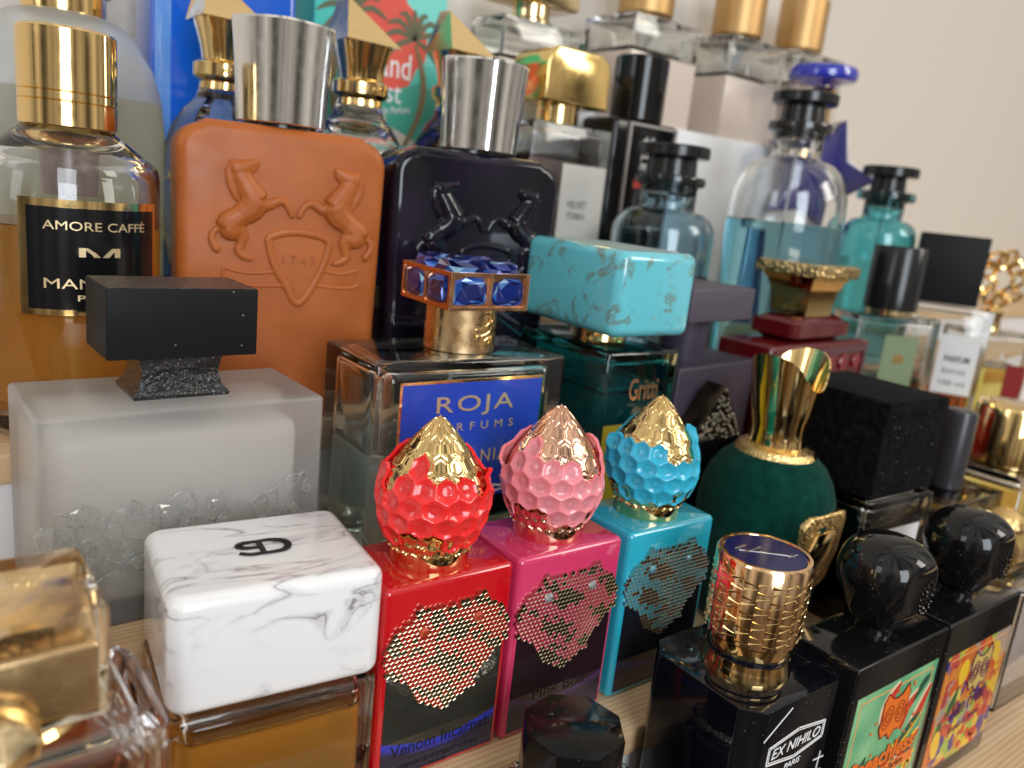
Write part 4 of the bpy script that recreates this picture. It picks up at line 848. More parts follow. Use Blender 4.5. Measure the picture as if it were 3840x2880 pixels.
glass_box(root, 5.9, 3.0, 9.3, 0.4, 0.6, 3.6, GLASS, liq('rust_liquid', (0.60, 0.20, 0.05)), 0.12, 0.1)
lab = finish(prism([(0.0, 3.3), (2.5, 3.3), (2.5, 7.4), (0.0, 7.4)], 'y', -1.53, -1.5), 'label', WHITE, root)
text(lab, 'lettering', 'PARFUM', BLACKINK, 1.25, 5.55, -1.53, 1.6, 0.45, 0.01, bold=0.02); text(lab, 'lettering', 'Extrait', BLACKINK, 1.25, 4.75, -1.53, 1.5, 0.35, 0.01); text(lab, 'lettering', '100 ml', BLACKINK, 1.25, 3.9, -1.53, 1.6, 0.35, 0.01)
finish(rb(4.15, 2.3, 9.4, 14.1, 0.08, 0.08, -0.3, 0, 2), 'slab_cap', BLACKM, root)
root = bottle('clear yellow bottle with red label and an ornate openwork gold cap', 66.3, 27.0, TZ[2], -35)
glass_box(root, 5.6, 3.2, 7.4, 0.4, 0.6, 4.6, GLASS, YELLOW, 0.3, 0.2)
finish(prism([(-2.2, 1.6), (-0.6, 1.6), (-0.6, 4.6), (-2.2, 4.6)], 'y', -1.63, -1.6), 'yellow_label', pm('yellow_label_paper', (0.60, 0.48, 0.08), 0.5), root)
finish(prism([(1.0, 1.2), (2.5, 1.2), (2.5, 5.0), (1.0, 5.0)], 'y', -1.63, -1.6, None), 'red_label', pm('red_label_paper', (0.22, 0.012, 0.012), 0.45), root)
bm = lathe([(0, 7.4), (0.7, 7.4), (0.6, 8.4), (0.75, 8.8), (0.5, 9.1), (0, 9.1)], 24)
rnd = random.Random(4)
for k in range(9):
    a = PI * 2 * k / 9; c = Vector((1.25 * math.cos(a), 0, 11.3 + 1.55 * math.sin(a)))
    P = [c + Vector((0.62 * math.cos(q), 0.35 * math.sin(q * 1.5 + k), 0.62 * math.sin(q))) for q in [2 * PI * j / 12 for j in range(13)]]
    tube(P, 0.17, bm, 7)
for k in range(12): bmesh.ops.create_icosphere(bm, subdivisions=2, radius=rnd.uniform(.12, .22), matrix=Matrix.Translation((rnd.uniform(-1.6, 1.6), rnd.uniform(-.5, .5), rnd.uniform(9.2, 13.4))))
finish(bm, 'ornate_cap', GOLD, root, recalc=False)
# ================================================================ amber bottle with black label (tall cylinder, left)
root = bottle('tall round bottle of amber perfume with gold cap and gold edged black label', 4.55, 32.3, TZ[3], 0)
Rm = 2.88
glass_round(root, [(0, 0), (2.55, 0), (2.8, 0.15), (Rm, 0.5), (Rm, 9.0), (2.82, 9.3), (2.65, 9.5), (1.6, 10.3), (1.4, 10.5), (0, 10.5)],
            [(0, 7.25), (2.6, 7.25), (2.6, 8.95), (2.45, 9.2), (1.35, 10.0), (0, 10.0)], [(0, 0.9), (2.3, 0.9), (2.62, 1.3), (2.62, 7.2), (0, 7.2)], GLASS, AMBER, 72)
finish(lathe([(0, 1.2), (0.1, 1.2), (0.1, 8.4), (0.18, 8.5), (0.18, 9.4), (0, 9.4)], 12), 'dip_tube', PLASTIC, root)
finish(lathe([(0, 8.3), (0.85, 8.3), (0.95, 9.9), (0, 9.9)], 32), 'pump', pm('mauve_pump', (0.20, 0.13, 0.12), 0.3), root)
def curved(parent, name, mat, R0, R1, a0, a1, z0, z1, n=24):
    bm = bmesh.new(); g = [[bm.verts.new((R * math.sin(a0 + (a1 - a0) * k / n), -R * math.cos(a0 + (a1 - a0) * k / n), z)) for k in range(n + 1)] for R, z in ((R0, z0), (R1, z0), (R1, z1), (R0, z1))]
    for q in range(4):
        for k in range(n): bm.faces.new((g[q][k], g[q][k + 1], g[(q + 1) % 4][k + 1], g[(q + 1) % 4][k]))
    for k in (0, n): bm.faces.new([g[q][k] for q in range(4)])
    return finish(bm, name, mat, parent)
yaw0 = math.radians(8.5)   # the label faces a little left
lab = curved(root, 'label', GOLD, Rm - 0.01, Rm + 0.03, yaw0 - 0.82, yaw0 + 0.82, 4.45, 8.2)
curved(lab, 'black_panel', pm('label_black', (0.006, 0.006, 0.007), 0.12), Rm + 0.025, Rm + 0.045, yaw0 - 0.73, yaw0 + 0.75, 4.65, 7.95)
def ctext(parent, body, z, width, height, **k):
    o = text(parent, 'lettering', body, FOIL, 0, 0, 0, width, height, 0.03, **k)
    for v in o.data.vertices:
        a = yaw0 + v.co.x / Rm; R0 = Rm + 0.04 - v.co.y; v.co = Vector((R0 * math.sin(a), -R0 * math.cos(a), z + v.co.z))
    return o
ctext(lab, 'AMORE CAFFÈ', 7.25, 3.25, 0.36, bold=0.0); ctext(lab, 'MANCERA', 5.35, 3.25, 0.33, bold=0.0); ctext(lab, 'PARIS', 4.95, 1.35, 0.2, bold=0.01)
bm = bmesh.new()
for P in ([(-.62, 0), (-.62, .3), (-.35, .3), (.02, 0), (-.18, 0), (-.42, .2), (-.42, 0)], [(.08, 0), (.38, .3), (.64, .3), (.64, 0), (.46, 0), (.46, .2), (.28, 0)]):
    pass
for P in ([(-.62, 0), (-.62, .3), (-.42, .3), (-.42, 0)], [(-.42, .3), (-.35, .3), (-.1, .12), (-.18, .05), (-.42, .22)], [(-.1, .12), (.02, 0), (-.18, 0), (-.25, .09)], [(.46, 0), (.46, .3), (.64, .3), (.64, 0)], [(.46, .3), (.38, .3), (.2, .13), (.33, .08), (.46, .2)], [(.2, .13), (.08, 0), (.28, 0), (.36, .1)]):
    prism([(x, z + 6.4) for x, z in P], 'y', -0.03, 0, bm)
for v in bm.verts:
    a = yaw0 + v.co.x / Rm; R0 = Rm + 0.04 - v.co.y; v.co = Vector((R0 * math.sin(a), -R0 * math.cos(a), v.co.z))
finish(bm, 'monogram', FOIL, lab)
finish(lathe([(0, 10.45), (1.44, 10.45), (1.52, 10.5), (1.52, 11.25), (1.49, 11.28), (1.52, 11.31), (1.52, 11.55), (1.49, 11.58), (1.52, 11.61), (1.52, 13.5), (1.45, 13.58), (0, 13.58)], 80), 'cylinder_cap', GOLD, root)
# ================================================================ horse relief bottles (orange rubber and black glass)
HORSE = {'head': ([(-4.15, 21.14), (-3.9, 21.14), (-3.66, 21.23), (-3.41, 21.36), (-3.29, 21.44)], [.24, .25, .21, .14, .12]),
 'jaw': ([(-3.80, 21.0), (-3.5, 21.12), (-3.30, 21.33)], [.15, .13, .1]),
 'neck': ([(-3.98, 21.0), (-3.74, 20.68), (-3.55, 20.37), (-3.33, 20.02)], [.22, .30, .36, .42]),
 'body': ([(-3.33, 20.02), (-3.5, 19.69), (-3.86, 19.4), (-4.22, 19.13), (-4.32, 18.95)], [.44, .40, .33, .36, .34]),
 'fleg': ([(-3.2, 19.85), (-2.80, 19.90), (-2.48, 20.07), (-2.22, 20.01), (-2.04, 19.76), (-1.94, 19.51)], [.24, .17, .14, .12, .11, .09]),
 'thigh': ([(-4.3, 18.98), (-4.09, 18.86), (-3.86, 18.82), (-3.76, 18.67)], [.36, .34, .24, .16]),
 'hleg': ([(-3.76, 18.72), (-3.80, 18.36), (-3.90, 18.1), (-3.66, 17.9), (-3.35, 17.82)], [.20, .15, .13, .13, .09]),
 'tail': ([(-4.6, 18.92), (-4.83, 18.68), (-4.82, 18.38), (-4.67, 18.12), (-4.66, 17.98)], [.10, .10, .12, .14, .06]),
 'mane': ([(-4.28, 21.1), (-4.25, 20.67), (-4.12, 20.31), (-3.98, 19.98)], [.13, .14, .13, .08]),
 'ear': ([(-4.2, 21.25), (-4.28, 21.42)], [.09, .04])}
def horse_bm(mir):
    bm = bmesh.new()
    for P, Rr in HORSE.values():
        P2 = [(((-p[0] - 3.63) if mir else p[0]) + 2.2, 0, p[1] - 11.4) for p in P]
        k = 4; sp_ = spline(P2, k); rr_ = [1.3 * Rr[min(len(Rr) - 1, i // k)] + 1.3 * (Rr[min(len(Rr) - 1, i // k + 1)] - Rr[min(len(Rr) - 1, i // k)]) * (i % k) / k for i in range(len(sp_))]
        tube([tuple(p) for p in sp_], rr_, bm, 10, flat=(1, 0.62))
    return bm
def remesh_obj(bm, name, mat, parent, loc, vox=0.045, smooth=3):
    bmesh.ops.recalc_face_normals(bm, faces=bm.faces[:])
    me = bpy.data.meshes.new('t'); bm.to_mesh(me); bm.free(); o = bpy.data.objects.new('t', me); COL.objects.link(o)
    md = o.modifiers.new('r', 'REMESH'); md.mode = 'VOXEL'; md.voxel_size = vox
    sm = o.modifiers.new('s', 'SMOOTH'); sm.iterations = smooth; sm.factor = 0.5
    dg = bpy.context.evaluated_depsgraph_get(); m2_ = bpy.data.meshes.new_from_object(o.evaluated_get(dg)); bpy.data.objects.remove(o)
    m2_.name = name; m2_.materials.clear(); m2_.materials.append(mat)
    for p in m2_.polygons: p.use_smooth = True
    ob = bpy.data.objects.new(name, m2_); COL.objects.link(ob); ob.parent = parent; ob.location = loc
    return ob
def shield_line(pts, r0, bm, closed=True):
    P = [(p[0] + 2.2 if p[0] < 90 else p[0], 0, p[1] - 11.4) for p in pts]
    sp_ = spline(P + ([P[0]] if closed else []), 4); return tube([tuple(p) for p in sp_], r0, bm, 8, flat=(1, 0.6))
def horse_bottle(label, x, y, yaw, mat, capmat, black):
    root = bottle(label, x, y, TZ[3], yaw, 'bottles with rearing horses')
    w, d, h = 7.85, 3.3, 11.25
    bm = bmesh.new(); n = 9; rc = 1.05; cx0 = w / 2 - rc; pts = []
    for (sx, sz, a0) in ((1, 1, 0), (-1, 1, PI / 2), (-1, -1, PI), (1, -1, 1.5 * PI)):
        rr_ = rc if sz > 0 else 0.5
        for k in range(n):
            a = a0 + PI / 2 * k / (n - 1); pts.append((sx * (w / 2 - rr_) + rr_ * math.cos(a), (h - rr_ if sz > 0 else rr_) + rr_ * math.sin(a)))
    pts = [(p[0] * (0.955 + 0.045 * min(1, p[1] / h)), p[1] + (0.28 * (1 - (p[0] / (w / 2)) ** 2) if p[1] > h - 0.01 else 0)) for p in pts]
    prism(pts, 'y', -d / 2, d / 2, bm)
    es = [e for e in bm.edges if abs(e.verts[0].co.y - e.verts[1].co.y) < 1e-5]
    bmesh.ops.bevel(bm, geom=es, offset=0.42, segments=6, affect='EDGES', profile=0.5)
    finish(bm, 'body', mat, root, sharp=60)
    f = -d / 2
    for mir in (False, True): remesh_obj(horse_bm(mir), 'horse_relief', mat, root, (0, f - 0.03, 0))
    sh = [(-2.82, 18.65), (-2.31, 18.87), (-1.68, 18.95), (-1.07, 18.89), (-0.50, 18.68), (-0.56, 18.03), (-0.95, 17.05), (-1.58, 16.15), (-2.08, 16.86), (-2.58, 17.7)]
    bm = shield_line(sh, 0.17, None)
    shield_line([(-4.43, 17.45), (-3.6, 17.28), (-2.55, 17.36)], 0.085, bm, False); shield_line([(-4.43, 17.45), (-4.42, 16.9)], 0.085, bm, False); shield_line([(-4.42, 16.9), (-3.3, 16.8), (-2.1, 16.85)], 0.085, bm, False)
    shield_line([(-0.62, 17.5), (0.1, 17.42), (0.79, 17.62)], 0.085, bm, False); shield_line([(0.79, 17.62), (0.81, 16.96)], 0.085, bm, False); shield_line([(0.81, 16.96), (0.2, 16.85), (-0.95, 16.9)], 0.085, bm, False)
    remesh_obj(bm, 'shield_relief', mat, root, (0, f + 0.01, 0), 0.04, 2)
    o = text(root, 'lettering', '1743', mat, 0.62, 6.3, f, 1.25, 0.38, 0.07, spacing=1.35, bold=0.0)
    mod = lambda a, z: 1 - 0.085 * abs(math.sin(2.5 * (a + 0.45)))
    finish(lathe([(0, 11.25), (1.35, 11.25), (1.35, 11.5), (0, 11.5)], 40), 'neck', BLACKP, root)
    finish(lathe([(0, 11.5), (1.72, 11.5), (1.76, 11.54), (1.80, 12.6), (1.87, 13.8), (1.98, 15.1), (1.94, 15.2), (0, 15.24)], 100, mod=mod), 'faceted_cap', capmat, root, sharp=14, loc=(0.35 if black else 0.0, 0, 0))
    return root
RUB = bump(pm('orange_rubber', (0.44, 0.115, 0.018), 0.42, spec=0.4), 'noise', 40, 0.04, 0.02); mottle(RUB, (0.37, 0.092, 0.016), (0.45, 0.122, 0.026), 0.5, 0.35, 0.65); smudge(RUB, 0.34, 0.52, 0.7)
cyaw = math.radians(-10)
horse_bottle('matte orange bottle embossed with two horses and a shield, under a silver cap', 13.75 - 2.2 * math.cos(cyaw) + 1.65 * 0.174, 30.0 - 2.2 * math.sin(cyaw) + 1.65 * 0.985, -10, RUB, SILVER, False)
NIGHT = smudge(pm('midnight_glass', (0.006, 0.006, 0.014), 0.04), 0.02, 0.12, 1.2); mottle(NIGHT, (0.004, 0.004, 0.008), (0.012, 0.008, 0.020), 0.45, 0.4, 0.65)
horse_bottle('glossy midnight black bottle embossed with two horses, under a silver cap', 20.0, 30.9, -10, NIGHT, SILVER, True)
# ================================================================ apothecary bottles with black disc stoppers
def apothecary(label, x, y, R, rn, rl, rd, Z, glass, liquid, fill, group='apothecary bottles with black disc stoppers'):
    """Z: full radius ends, shoulder top, lip bottom, lip top, disc bottom, disc top"""
    root = bottle(label, x, y, TZ[3], 0, group)
    zs, zn, l0, l1, d0, d1 = Z; dz = zn - zs
    sh_ = [(R * (1 - 0.0), zs)] + [(rn + 0.1 + (R - rn - 0.1) * math.cos(q), zs + dz * math.sin(q) * 0.96) for q in (0.3, 0.6, 0.9, 1.15, 1.35, 1.5)]
    outer = [(0, 0), (R * 0.94, 0), (R, 0.2)] + sh_ + [(rn + 0.02, zn), (rn, zn + 0.15), (rn, l0 - 0.1), (rn + 0.08, l0), (rl - 0.06, l0 + 0.04), (rl, (l0 + l1) / 2), (rl - 0.06, l1 - 0.04), (rl - 0.2, l1), (0, l1)]
    wi = 0.3
    inner = [(0, fill + 0.03), (R - wi, fill + 0.03)] + [(max(0.4, r0 - wi), z0 - 0.1) for r0, z0 in sh_ if z0 > fill + 0.3] + [(rn - 0.3, zn), (rn - 0.3, l0 - 0.5), (0, l0 - 0.5)]
    glass_round(root, outer, inner, [(0, 0.6), (R - wi - 0.2, 0.6), (R - wi + 0.01, 0.9), (R - wi + 0.01, min(fill, zs)), (0, fill)], glass, liquid, 72)
    finish(lathe([(0, l0 - 0.35), (rn - 0.24, l0 - 0.35), (rn - 0.22, l1 + 0.01), (rn - 0.16, l1 + 0.03), (rn - 0.24, d0), (rd - 0.06, d0 + 0.02), (rd, d0 + 0.08), (rd, d1 - 0.08), (rd - 0.08, d1), (0, d1 + 0.02)], 64), 'disc_stopper', BLACKP, root)
    finish(lathe([(0, 1.0), (0.08, 1.0), (0.08, zn), (0, zn)], 10), 'dip_tube', PLASTIC, root)
    return root
BLUEGR = tint('blue_grey_glass', (0.50, 0.66, 0.74)); TEALG = tint('aqua_teal_glass', (0.30, 0.72, 0.78))
apothecary('small blue grey apothecary bottle with black disc stopper, behind the turquoise stone cap', 34.0, 31.9, 2.87, 1.57, 1.97, 1.98, (8.5, 9.95, 11.2, 11.75, 12.7, 13.35), BLUEGR, liq('blue_grey_liquid', (0.75, 0.86, 0.88)), 6.5)
apothecary('large clear apothecary bottle half full of pale teal perfume, with black disc stopper', 45.1, 32.0, 3.62, 1.53, 2.0, 2.0, (10.8, 13.9, 15.4, 16.0, 17.1, 17.75), GLASS, TEALQ, 9.9)
apothecary('teal glass apothecary bottle with black disc stopper, nearest the bare wall', 56.6, 32.0, 2.6, 1.36, 2.0, 1.9, (9.5, 10.9, 12.1, 12.8, 13.8, 14.5), TEALG, liq('teal_perfume', (0.40, 0.78, 0.80), 0, 0.15), 8.0)
# ================================================================ tier three
root = bottle('frosted dome shaped bottle of pale yellow perfume with gold collar behind amber bottle', 5.5, 39.6, TZ[4], 0)
glass_round(root, [(0, 0), (3.5, 0), (3.75, 0.3), (3.8, 6.9), (3.68, 8.2), (3.3, 9.5), (2.7, 10.5), (2.1, 11.05), (1.5, 11.25), (0, 11.25)], [(0, 8.1), (3.35, 8.1), (2.95, 9.4), (2.3, 10.3), (1.3, 10.8), (0, 10.9)], [(0, 0.8), (3.3, 0.8), (3.42, 7.0), (3.34, 8.05), (0, 8.05)], FROSTS, PALEY, 72)
finish(lathe([(0, 11.2), (1.55, 11.2), (1.55, 12.0), (1.75, 12.1), (1.75, 12.35), (0, 12.35)], 56), 'collar', GOLD, root)
finish(lathe([(0, 12.35), (1.85, 12.35), (1.9, 12.45), (1.85, 15.0), (0, 15.1)], 56), 'cap', BLACKG, root)
BLUEB = pm('cobalt_glass', (0.01, 0.16, 0.78), 0.04, 0, 0.6, 1.45, coat=1)
root = thing('blue_box', 'tall cobalt blue glossy box standing against the wall behind the striped round bottle', 'box', 13.05, 44.6, TZ[4], 0)
finish(rb(7.0, 3.6, 0, 18.5, 0.35, 0.3, seg=4), 'box_body', pm('cobalt_lacquer', (0.008, 0.11, 0.62), 0.08, coat=1), root)
finish(rb(0.7, 0.08, 0.3, 18.2, 0.03, 0.02, -3.0, -1.82), 'pale_edge', pm('pale_blue_edge', (0.12, 0.30, 0.75), 0.1, coat=1), root)
def xbottle(label, x, y, z, h, tintc, stripes, seed):
    root = bottle(label, x, y, z, 0, 'ribbed round bottles with gold pyramid caps')
    k = h / 9.3
    mod = lambda a, zz: 1 - 0.05 * abs(math.sin(4 * a)) ** 3 * max(0, math.sin(PI * min(1, zz / h)))
    prof = [(1.2, 0), (1.8, 0.15), (2.4, 1.6 * k), (2.68, 3.4 * k), (2.75, 5.0 * k), (2.62, 6.4 * k), (2.25, 7.6 * k), (1.75, 8.4 * k), (1.3, 8.85 * k), (1.15, h)]
    bm = lathe([(0, 0)] + prof + [(0, h)], 96, mod=mod)
    merge(bm, lathe([(0, 4.6 * k), (2.3, 4.6 * k), (2.25, 6.2 * k), (1.9, 7.3 * k), (1.3, 8.2 * k), (0, 8.3 * k)], 48), flip=True)
    body = finish(bm, 'ribbed_body', tintc, root, recalc=False, sharp=60)
    finish(lathe([(0, 0.6), (1.9, 1.4 * k), (2.3, 3.2 * k), (2.34, 4.5 * k), (0, 4.5 * k)], 48), 'liquid', stripes[0], root)
    if stripes[1]:
        for q in range(8):
            bmx = bmesh.new(); g = []
            a0 = PI / 8 + q * PI / 4 - 0.25; a1 = a0 + 0.50
            for r0, z0 in prof[1:-1]:
                g.append([(bmx.verts.new(((r0 * 1.004 + .01) * math.cos(a0 + (a1 - a0) * j / 6), (r0 * 1.004 + .01) * math.sin(a0 + (a1 - a0) * j / 6), z0))) for j in range(7)])
            for A, B in zip(g, g[1:]):
                for j in range(6): bmx.faces.new((A[j], A[j + 1], B[j + 1], B[j]))
            finish(bmx, 'painted_stripe', stripes[1], body)
        mt_ = PGOLD; rnd = random.Random(seed)
        for aa, zz, sz in [(-2.45, 6.8, .62), (-2.1, 6.0, .36), (-1.95, 7.2, .6), (-2.8, 5.4, .4), (-2.5, 4.2, .55), (-1.6, 5.6, .5), (-1.3, 6.9, .55), (-2.2, 3.0, .5)]:
            zk = zz * k; rr_ = eggint(prof, zk) + 0.04
            M = Matrix.Translation((rr_ * math.cos(aa), rr_ * math.sin(aa), zk)) @ Matrix.Rotation(aa + PI / 2, 4, 'Z') @ Matrix.Rotation(-0.25, 4, 'X')
            text(body, 'gold_letter', 'X', mt_, 0, -sz / 2, 0, sz * 0.8, sz, 0.04, M=M)
    ring = finish(lathe([(1.1, h - 0.05), (1.15, h), (1.1, h + .3), (1.28, h + 0.42), (1.4, h + 0.55), (1.4, h + 1.05), (1.25, h + 1.2), (1.0, h + 1.25), (0, h + 1.25)], 12 * 6), 'neck_ring', GOLD, root)
    mod2 = lambda a, zz: 1.0 / max(0.7, (abs(math.cos(a)) ** 3 + abs(math.sin(a)) ** 3) ** (1 / 3)) * (1 - 0.02 * abs(math.sin(4 * a)))
    cap = finish(lathe([(0, h + 1.2), (1.0, h + 1.2), (1.02, h + 1.45), (1.10, h + 1.9), (1.24, h + 2.4), (1.36, h + 2.8), (1.38, h + 2.9), (0, h + 2.9)], 64, mod=mod2), 'flared_cap', GOLD, root, sharp=25)
    bm = bmesh.new(); zt = h + 2.88
    V = [bm.verts.new(p) for p in ((-1.42, -1.4, zt), (1.42, -1.4, zt - .05), (1.42, 1.4, zt), (-1.42, 1.4, zt), (-0.75, 0.2, zt + 2.1), (-0.95, 0.9, zt + 2.1))]
    for f_ in ((0, 1, 4), (1, 2, 5, 4), (2, 3, 5), (3, 0, 4, 5), (3, 2, 1, 0)): bm.faces.new([V[q] for q in f_])
    finish(bm, 'pyramid_top', smudge(pm('satin_gold_%d' % seed, (0.86, 0.62, 0.30), 0.2, 1), 0.15, 0.28), cap, smooth=False)
    finish(text(ring, 'lettering', 'XERJ', PGOLD, 0, h + 0.62, -1.4, 1.3, 0.34, 0.05).data and bmesh.new(), 'empty_tmp', GOLD) if False else text(ring, 'lettering', 'XERJ', PGOLD, -0.1, h + 0.64, -1.36, 1.2, 0.34, 0.06)
    return root
def eggint(prof, z):
    for (r0, z0), (r1, z1) in zip(prof, prof[1:]):
        if z0 <= z <= z1: return r0 + (r1 - r0) * (z - z0) / (z1 - z0)
    return prof[-1][0]
xbottle('round ribbed bottle with blue stripes, gold letters and a gold pyramid cap', 11.75, 38.6, TZ[4], 9.15, GLASS, (liq('golden_liquid', (0.85, 0.70, 0.40)), pm('slate_blue_stripe', (0.05, 0.11, 0.30), 0.2, coat=0.6)), 1)
xbottle('round ribbed clear bottle with gold pyramid cap, between the two silver caps', 18.25, 38.6, TZ[4], 9.45, GLASS, (liq('olive_liquid', (0.62, 0.55, 0.35)), None), 2)
xbottle('dark blue round bottle with gold pyramid cap, mostly hidden behind midnight black bottle', 24.3, 39.2, TZ[4], 10.1, tint('indigo_glass', (0.02, 0.025, 0.16)), (liq('indigo_liquid', (0.05, 0.05, 0.3)), None), 3)
# printed tropical box
root = thing('printed_box', 'turquoise printed box with two palm trees on a coral sun, behind the gold pyramid caps', 'box', 22.5, 46.6, TZ[4], 0)
TEALP = pm('turquoise_card', (0.05, 0.52, 0.46), 0.4, coat=0.2)
finish(rb(8.3, 3.2, 0, 19.0, 0.04, 0.04), 'carton', TEALP, root)
f = -1.6; CORAL = pm('coral_print', (0.72, 0.09, 0.06), 0.5); PALM = pm('palm_print', (0.12, 0.13, 0.07), 0.5); TRUNK = pm('trunk_print', (0.22, 0.15, 0.07), 0.5); SEA = pm('sea_print', (0.05, 0.36, 0.27), 0.5); SAND = pm('sand_print', (0.62, 0.56, 0.44), 0.5)
rnd = random.Random(6)
shapes(root, 'coral_sun', CORAL, [blob(0.15, 13.9, 2.7, 2.9, 26, 0.09, rnd)], f, 0.01)
shapes(root, 'sea', SEA, [[(-4.1, 8.2), (4.0, 8.2), (4.0, 11.4), (2.6, 11.9), (0.5, 11.1), (-1.5, 11.7), (-4.1, 11.2)]], f - 0.01, 0.01)
shapes(root, 'sand', SAND, [[(-4.1, 4), (2.6, 4), (2.4, 8.6), (0.8, 9.2), (-0.5, 8.6), (-4.1, 8.9)], blob(-0.2, 9.3, .8, .9, 12, .05, rnd)], f - 0.02, 0.01)
def palm(cx, cz, s, seed):
    rnd = random.Random(seed)
    return [band([(cx, cz), (cx + s * 0.6 * math.cos(a), cz + s * 0.6 * math.sin(a) + .15 * s), (cx + s * 1.15 * math.cos(a), cz + s * 0.95 * math.sin(a) - .15 * s)], 0.02, 0.16) for a in [0.2, .75, 1.2, 1.65, 2.1, 2.6, 3.1, 3.7, 5.7]]
for tr, cx_p, cz_p in (([(2.2, 14.0), (2.9, 12), (2.7, 10), (1.6, 7.6)], 2.1, 14.2), ([(-2.2, 14.6), (-2.9, 12), (-2.7, 9)], -1.9, 14.9)):
    shapes(root, 'palm_trunk', TRUNK, [band(tr, 0.1, 0.2)], f - 0.03, 0.01); shapes(root, 'palm_fronds', PALM, palm(cx_p, cz_p, 1.9, 1), f - 0.04, 0.01)
text(root, 'lettering', 'Sand', WHITEINK, 0.6, 11.95, f - 0.05, 2.7, 1.45, 0.02); text(root, 'lettering', 'Lust', WHITEINK, 0.2, 10.55, f - 0.05, 2.5, 1.2, 0.02)
text(root, 'lettering', 'Eau de Parfum', WHITEINK, 0.8, 9.9, f - 0.05, 2.6, 0.4, 0.02, rot=0.15)
shapes(root, 'print_flowers', WHITEINK, [blob(0.9, 8.2, .5, .5, 10, .2, rnd)], f - 0.05, 0.01); shapes(root, 'print_flower_hearts', I_YEL, [blob(0.9, 8.2, .22, .22, 10, .1, rnd)], f - 0.06, 0.01)
# clear bottle with gold block cap and cream label
root = bottle('clear square bottle with cream label and a domed mirror gold block cap', 30.7, 38.4, TZ[4], 0)
glass_box(root, 5.9, 3.6, 10.2, 0.45, 0.6, 8.2, GLASS, liq('rosy_liquid', (0.78, 0.58, 0.54)), 0.2, 0.15)
lab = finish(prism([(-0.6, 1.5), (2.75, 1.5), (2.75, 8.05), (-0.6, 8.05)], 'y', -1.83, -1.8), 'label', CREAM, root)
text(lab, 'lettering', 'VELVET', BLACKINK, 0.75, 5.6, -1.83, 1.5, 0.42, 0.01); text(lab, 'lettering', 'TONKA', BLACKINK, 0.75, 4.95, -1.83, 1.4, 0.42, 0.01); text(lab, 'lettering', 'eau de parfum', BLACKINK, 0.75, 3.8, -1.83, 1.5, 0.25, 0.01)
finish(lathe([(0, 10.2), (1.25, 10.2), (1.25, 11.3), (0, 11.3)], 40), 'collar', GOLD, root)
bm = prism([(-2.35, 11.25), (2.35, 11.25), (2.35, 13.2), (2.15, 13.8), (1.6, 14.2), (-1.6, 14.2), (-2.15, 13.8), (-2.35, 13.2)], 'y', -1.7, 1.7, None, 0.14, 3)
finish(bm, 'gold_block_cap', smudge(pm('bright_gold', (0.92, 0.66, 0.26), 0.14, 1), 0.1, 0.2), root, sharp=50)
# black bottle with cylinder cap
root = bottle('tall glossy black bottle with silver script and a black cylinder cap', 36.7, 38.4, TZ[4], 0)
finish(rb(5.6, 3.2, 0, 11.2, 0.35, 0.4, seg=4), 'body', BLACKG, root)
f = -1.6
finish(frame(4.1, 6.0, 0.16, f - 0.16, f + 0.05, 0.4, 8.0), 'clear_frame', pm('pearly_frame', (0.55, 0.50, 0.48), 0.15, 0.4, coat=1), root)
for k, wd in enumerate(('delicate', 'purpose', 'mountain')): text(root, 'lettering', wd, WHITEINK, 0.7, 9.75 - k * 0.72, f, 2.1, 0.55, 0.03, shear=0.3)
finish(prism([(-0.7, 7.2), (0.4, 7.2), (0.4, 7.7), (-0.7, 7.7)], 'y', f - 0.02, f), 'red_mark', I_RED, root)
finish(lathe([(0, 11.2), (1.6, 11.2), (1.68, 11.3), (1.68, 14.9), (1.6, 15.0), (0, 15.0)], 56), 'cylinder_cap', BLACKG, root, loc=(0.3, 0, 0))
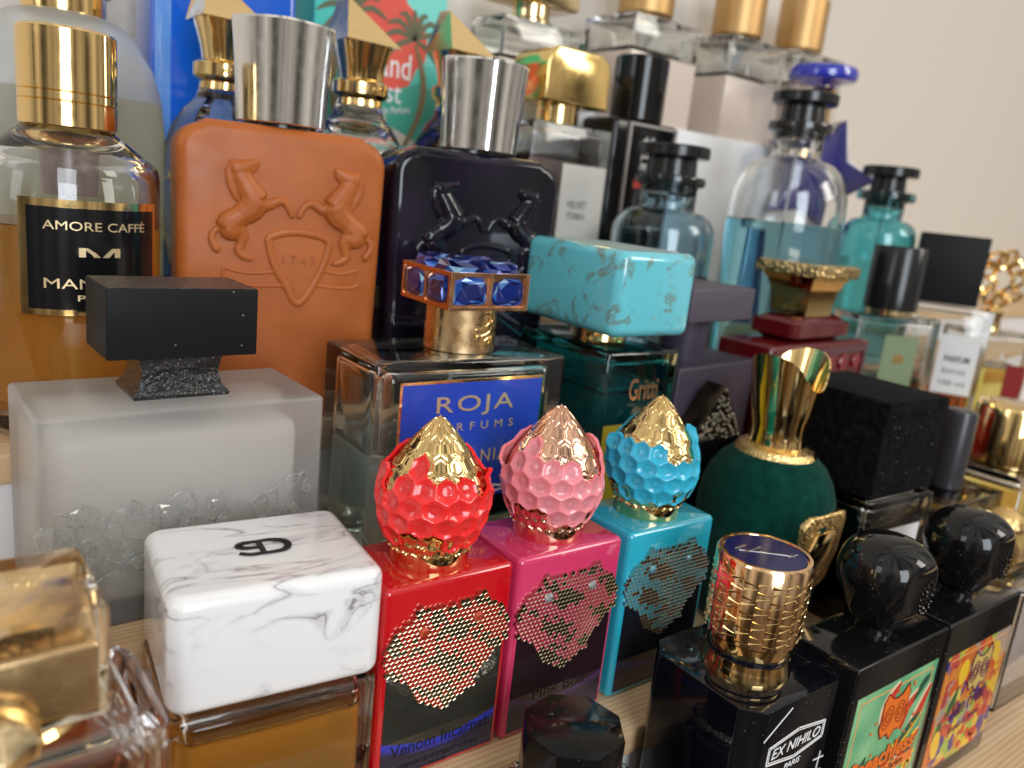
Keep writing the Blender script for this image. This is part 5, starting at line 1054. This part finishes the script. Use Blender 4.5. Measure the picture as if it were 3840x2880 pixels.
# white display riser along the wall with four gold capped bottles
ris = finish(rb(35.0, 7.0, TZ[4], TZ[4] + 11.75, 0.06, 0.08, 45.0, 44.9), 'display_block', pm('white_riser_paint', (0.80, 0.81, 0.82), 0.35))
ris['label'] = 'white painted display block against the wall under the gold capped bottles'; ris['category'] = 'display block'
zr = TZ[4] + 11.75
root = bottle('clear square bottle with a stepped gold slab cap on the white display block', 32.3, 44.2, zr, 0)
filled_block(root, 6.6, 3.6, 4.7, 2.2)
finish(lathe([(0, 4.7), (1.35, 4.7), (1.35, 4.95), (1.2, 5.1), (1.2, 5.9), (0, 5.9)], 48), 'collar', PGOLD, root)
finish(rb(5.4, 3.0, 5.85, 7.2, 0.1, 0.12, 0, 0, 2), 'slab_cap', PGOLD, root)
def mfk(label, x, h, fill, yy=44.2, pump=False):
    root = bottle(label, x, yy, zr, 0, 'square bottles with brushed gold cylinder caps')
    filled_block(root, 6.5, 5.0, h, fill)
    finish(lathe([(0, h), (1.0, h), (1.0, h + 0.5), (0, h + 0.5)], 40), 'collar', GOLD, root)
    finish(lathe([(0, h + 0.45), (1.87, h + 0.45), (1.94, h + 0.52), (1.94, h + 4.3), (1.87, h + 4.38), (0, h + 4.4)], 56), 'cylinder_cap', BGOLD, root)
    finish(lathe([(0, h - 1.9), (0.25, h - 1.8), (0.62, h - 0.9), (0.65, h - 0.45), (0, h - 0.45)], 24), 'pump', PLASTIC if pump else pm('clear_pump', (0.9, 0.88, 0.85), 0.1, 0, 0.7), root)
    return root
mfk('square beige bottle with brushed gold cap, behind the tall black script bottle', 42.2, 6.8, 4.4)
mfk('square beige bottle with brushed gold cap and a white pump inside', 52.1, 7.3, 4.4, pump=True)
mfk('square beige bottle with brushed gold cap, just above the blue disc cap', 60.0, 7.7, 5.0)
# blue star bottle
root = bottle('blue star shaped glass bottle with a round blue glass disc cap, against the bare wall', 56.6, 38.2, TZ[4], -28)
COB = tint('cobalt_star_glass', (0.03, 0.04, 0.55), 0.05)
SB = pm('cobalt_star', (0.02, 0.02, 0.22), 0.1, 0, 0.45, 1.45, coat=1)
st = []
for k in range(10):
    a = PI * 0.415 + PI * k / 5; r0 = 4.6 if k % 2 == 0 else 2.45
    st.append((0.1 + r0 * math.cos(a), 9.7 + r0 * math.sin(a)))
finish(prism(st, 'y', -1.3, 1.3, None, 0.25, 2), 'star_body', SB, root, sharp=25)
finish(lathe([(0, 0), (2.4, 0), (2.5, 0.3), (1.2, 1.2), (0.8, 5.5), (0, 5.6)], 40), 'foot', SB, root)
finish(lathe([(0, 13.2), (0.75, 13.2), (0.75, 15.9), (0.9, 16.0), (0.75, 16.3), (0, 16.3)], 32), 'neck', GOLD, root, loc=(-0.45, 0, 0))
finish(lathe([(0, 16.2), (1.2, 16.3), (1.6, 16.55), (2.3, 16.65), (2.5, 16.85), (2.52, 17.3), (2.4, 17.6), (2.0, 17.7), (0, 17.75)], 56), 'disc_cap', pm('blue_disc_glass', (0.02, 0.05, 0.72), 0.05, 0, 0.5, 1.45, coat=1), root, loc=(-0.75, 0, 0))
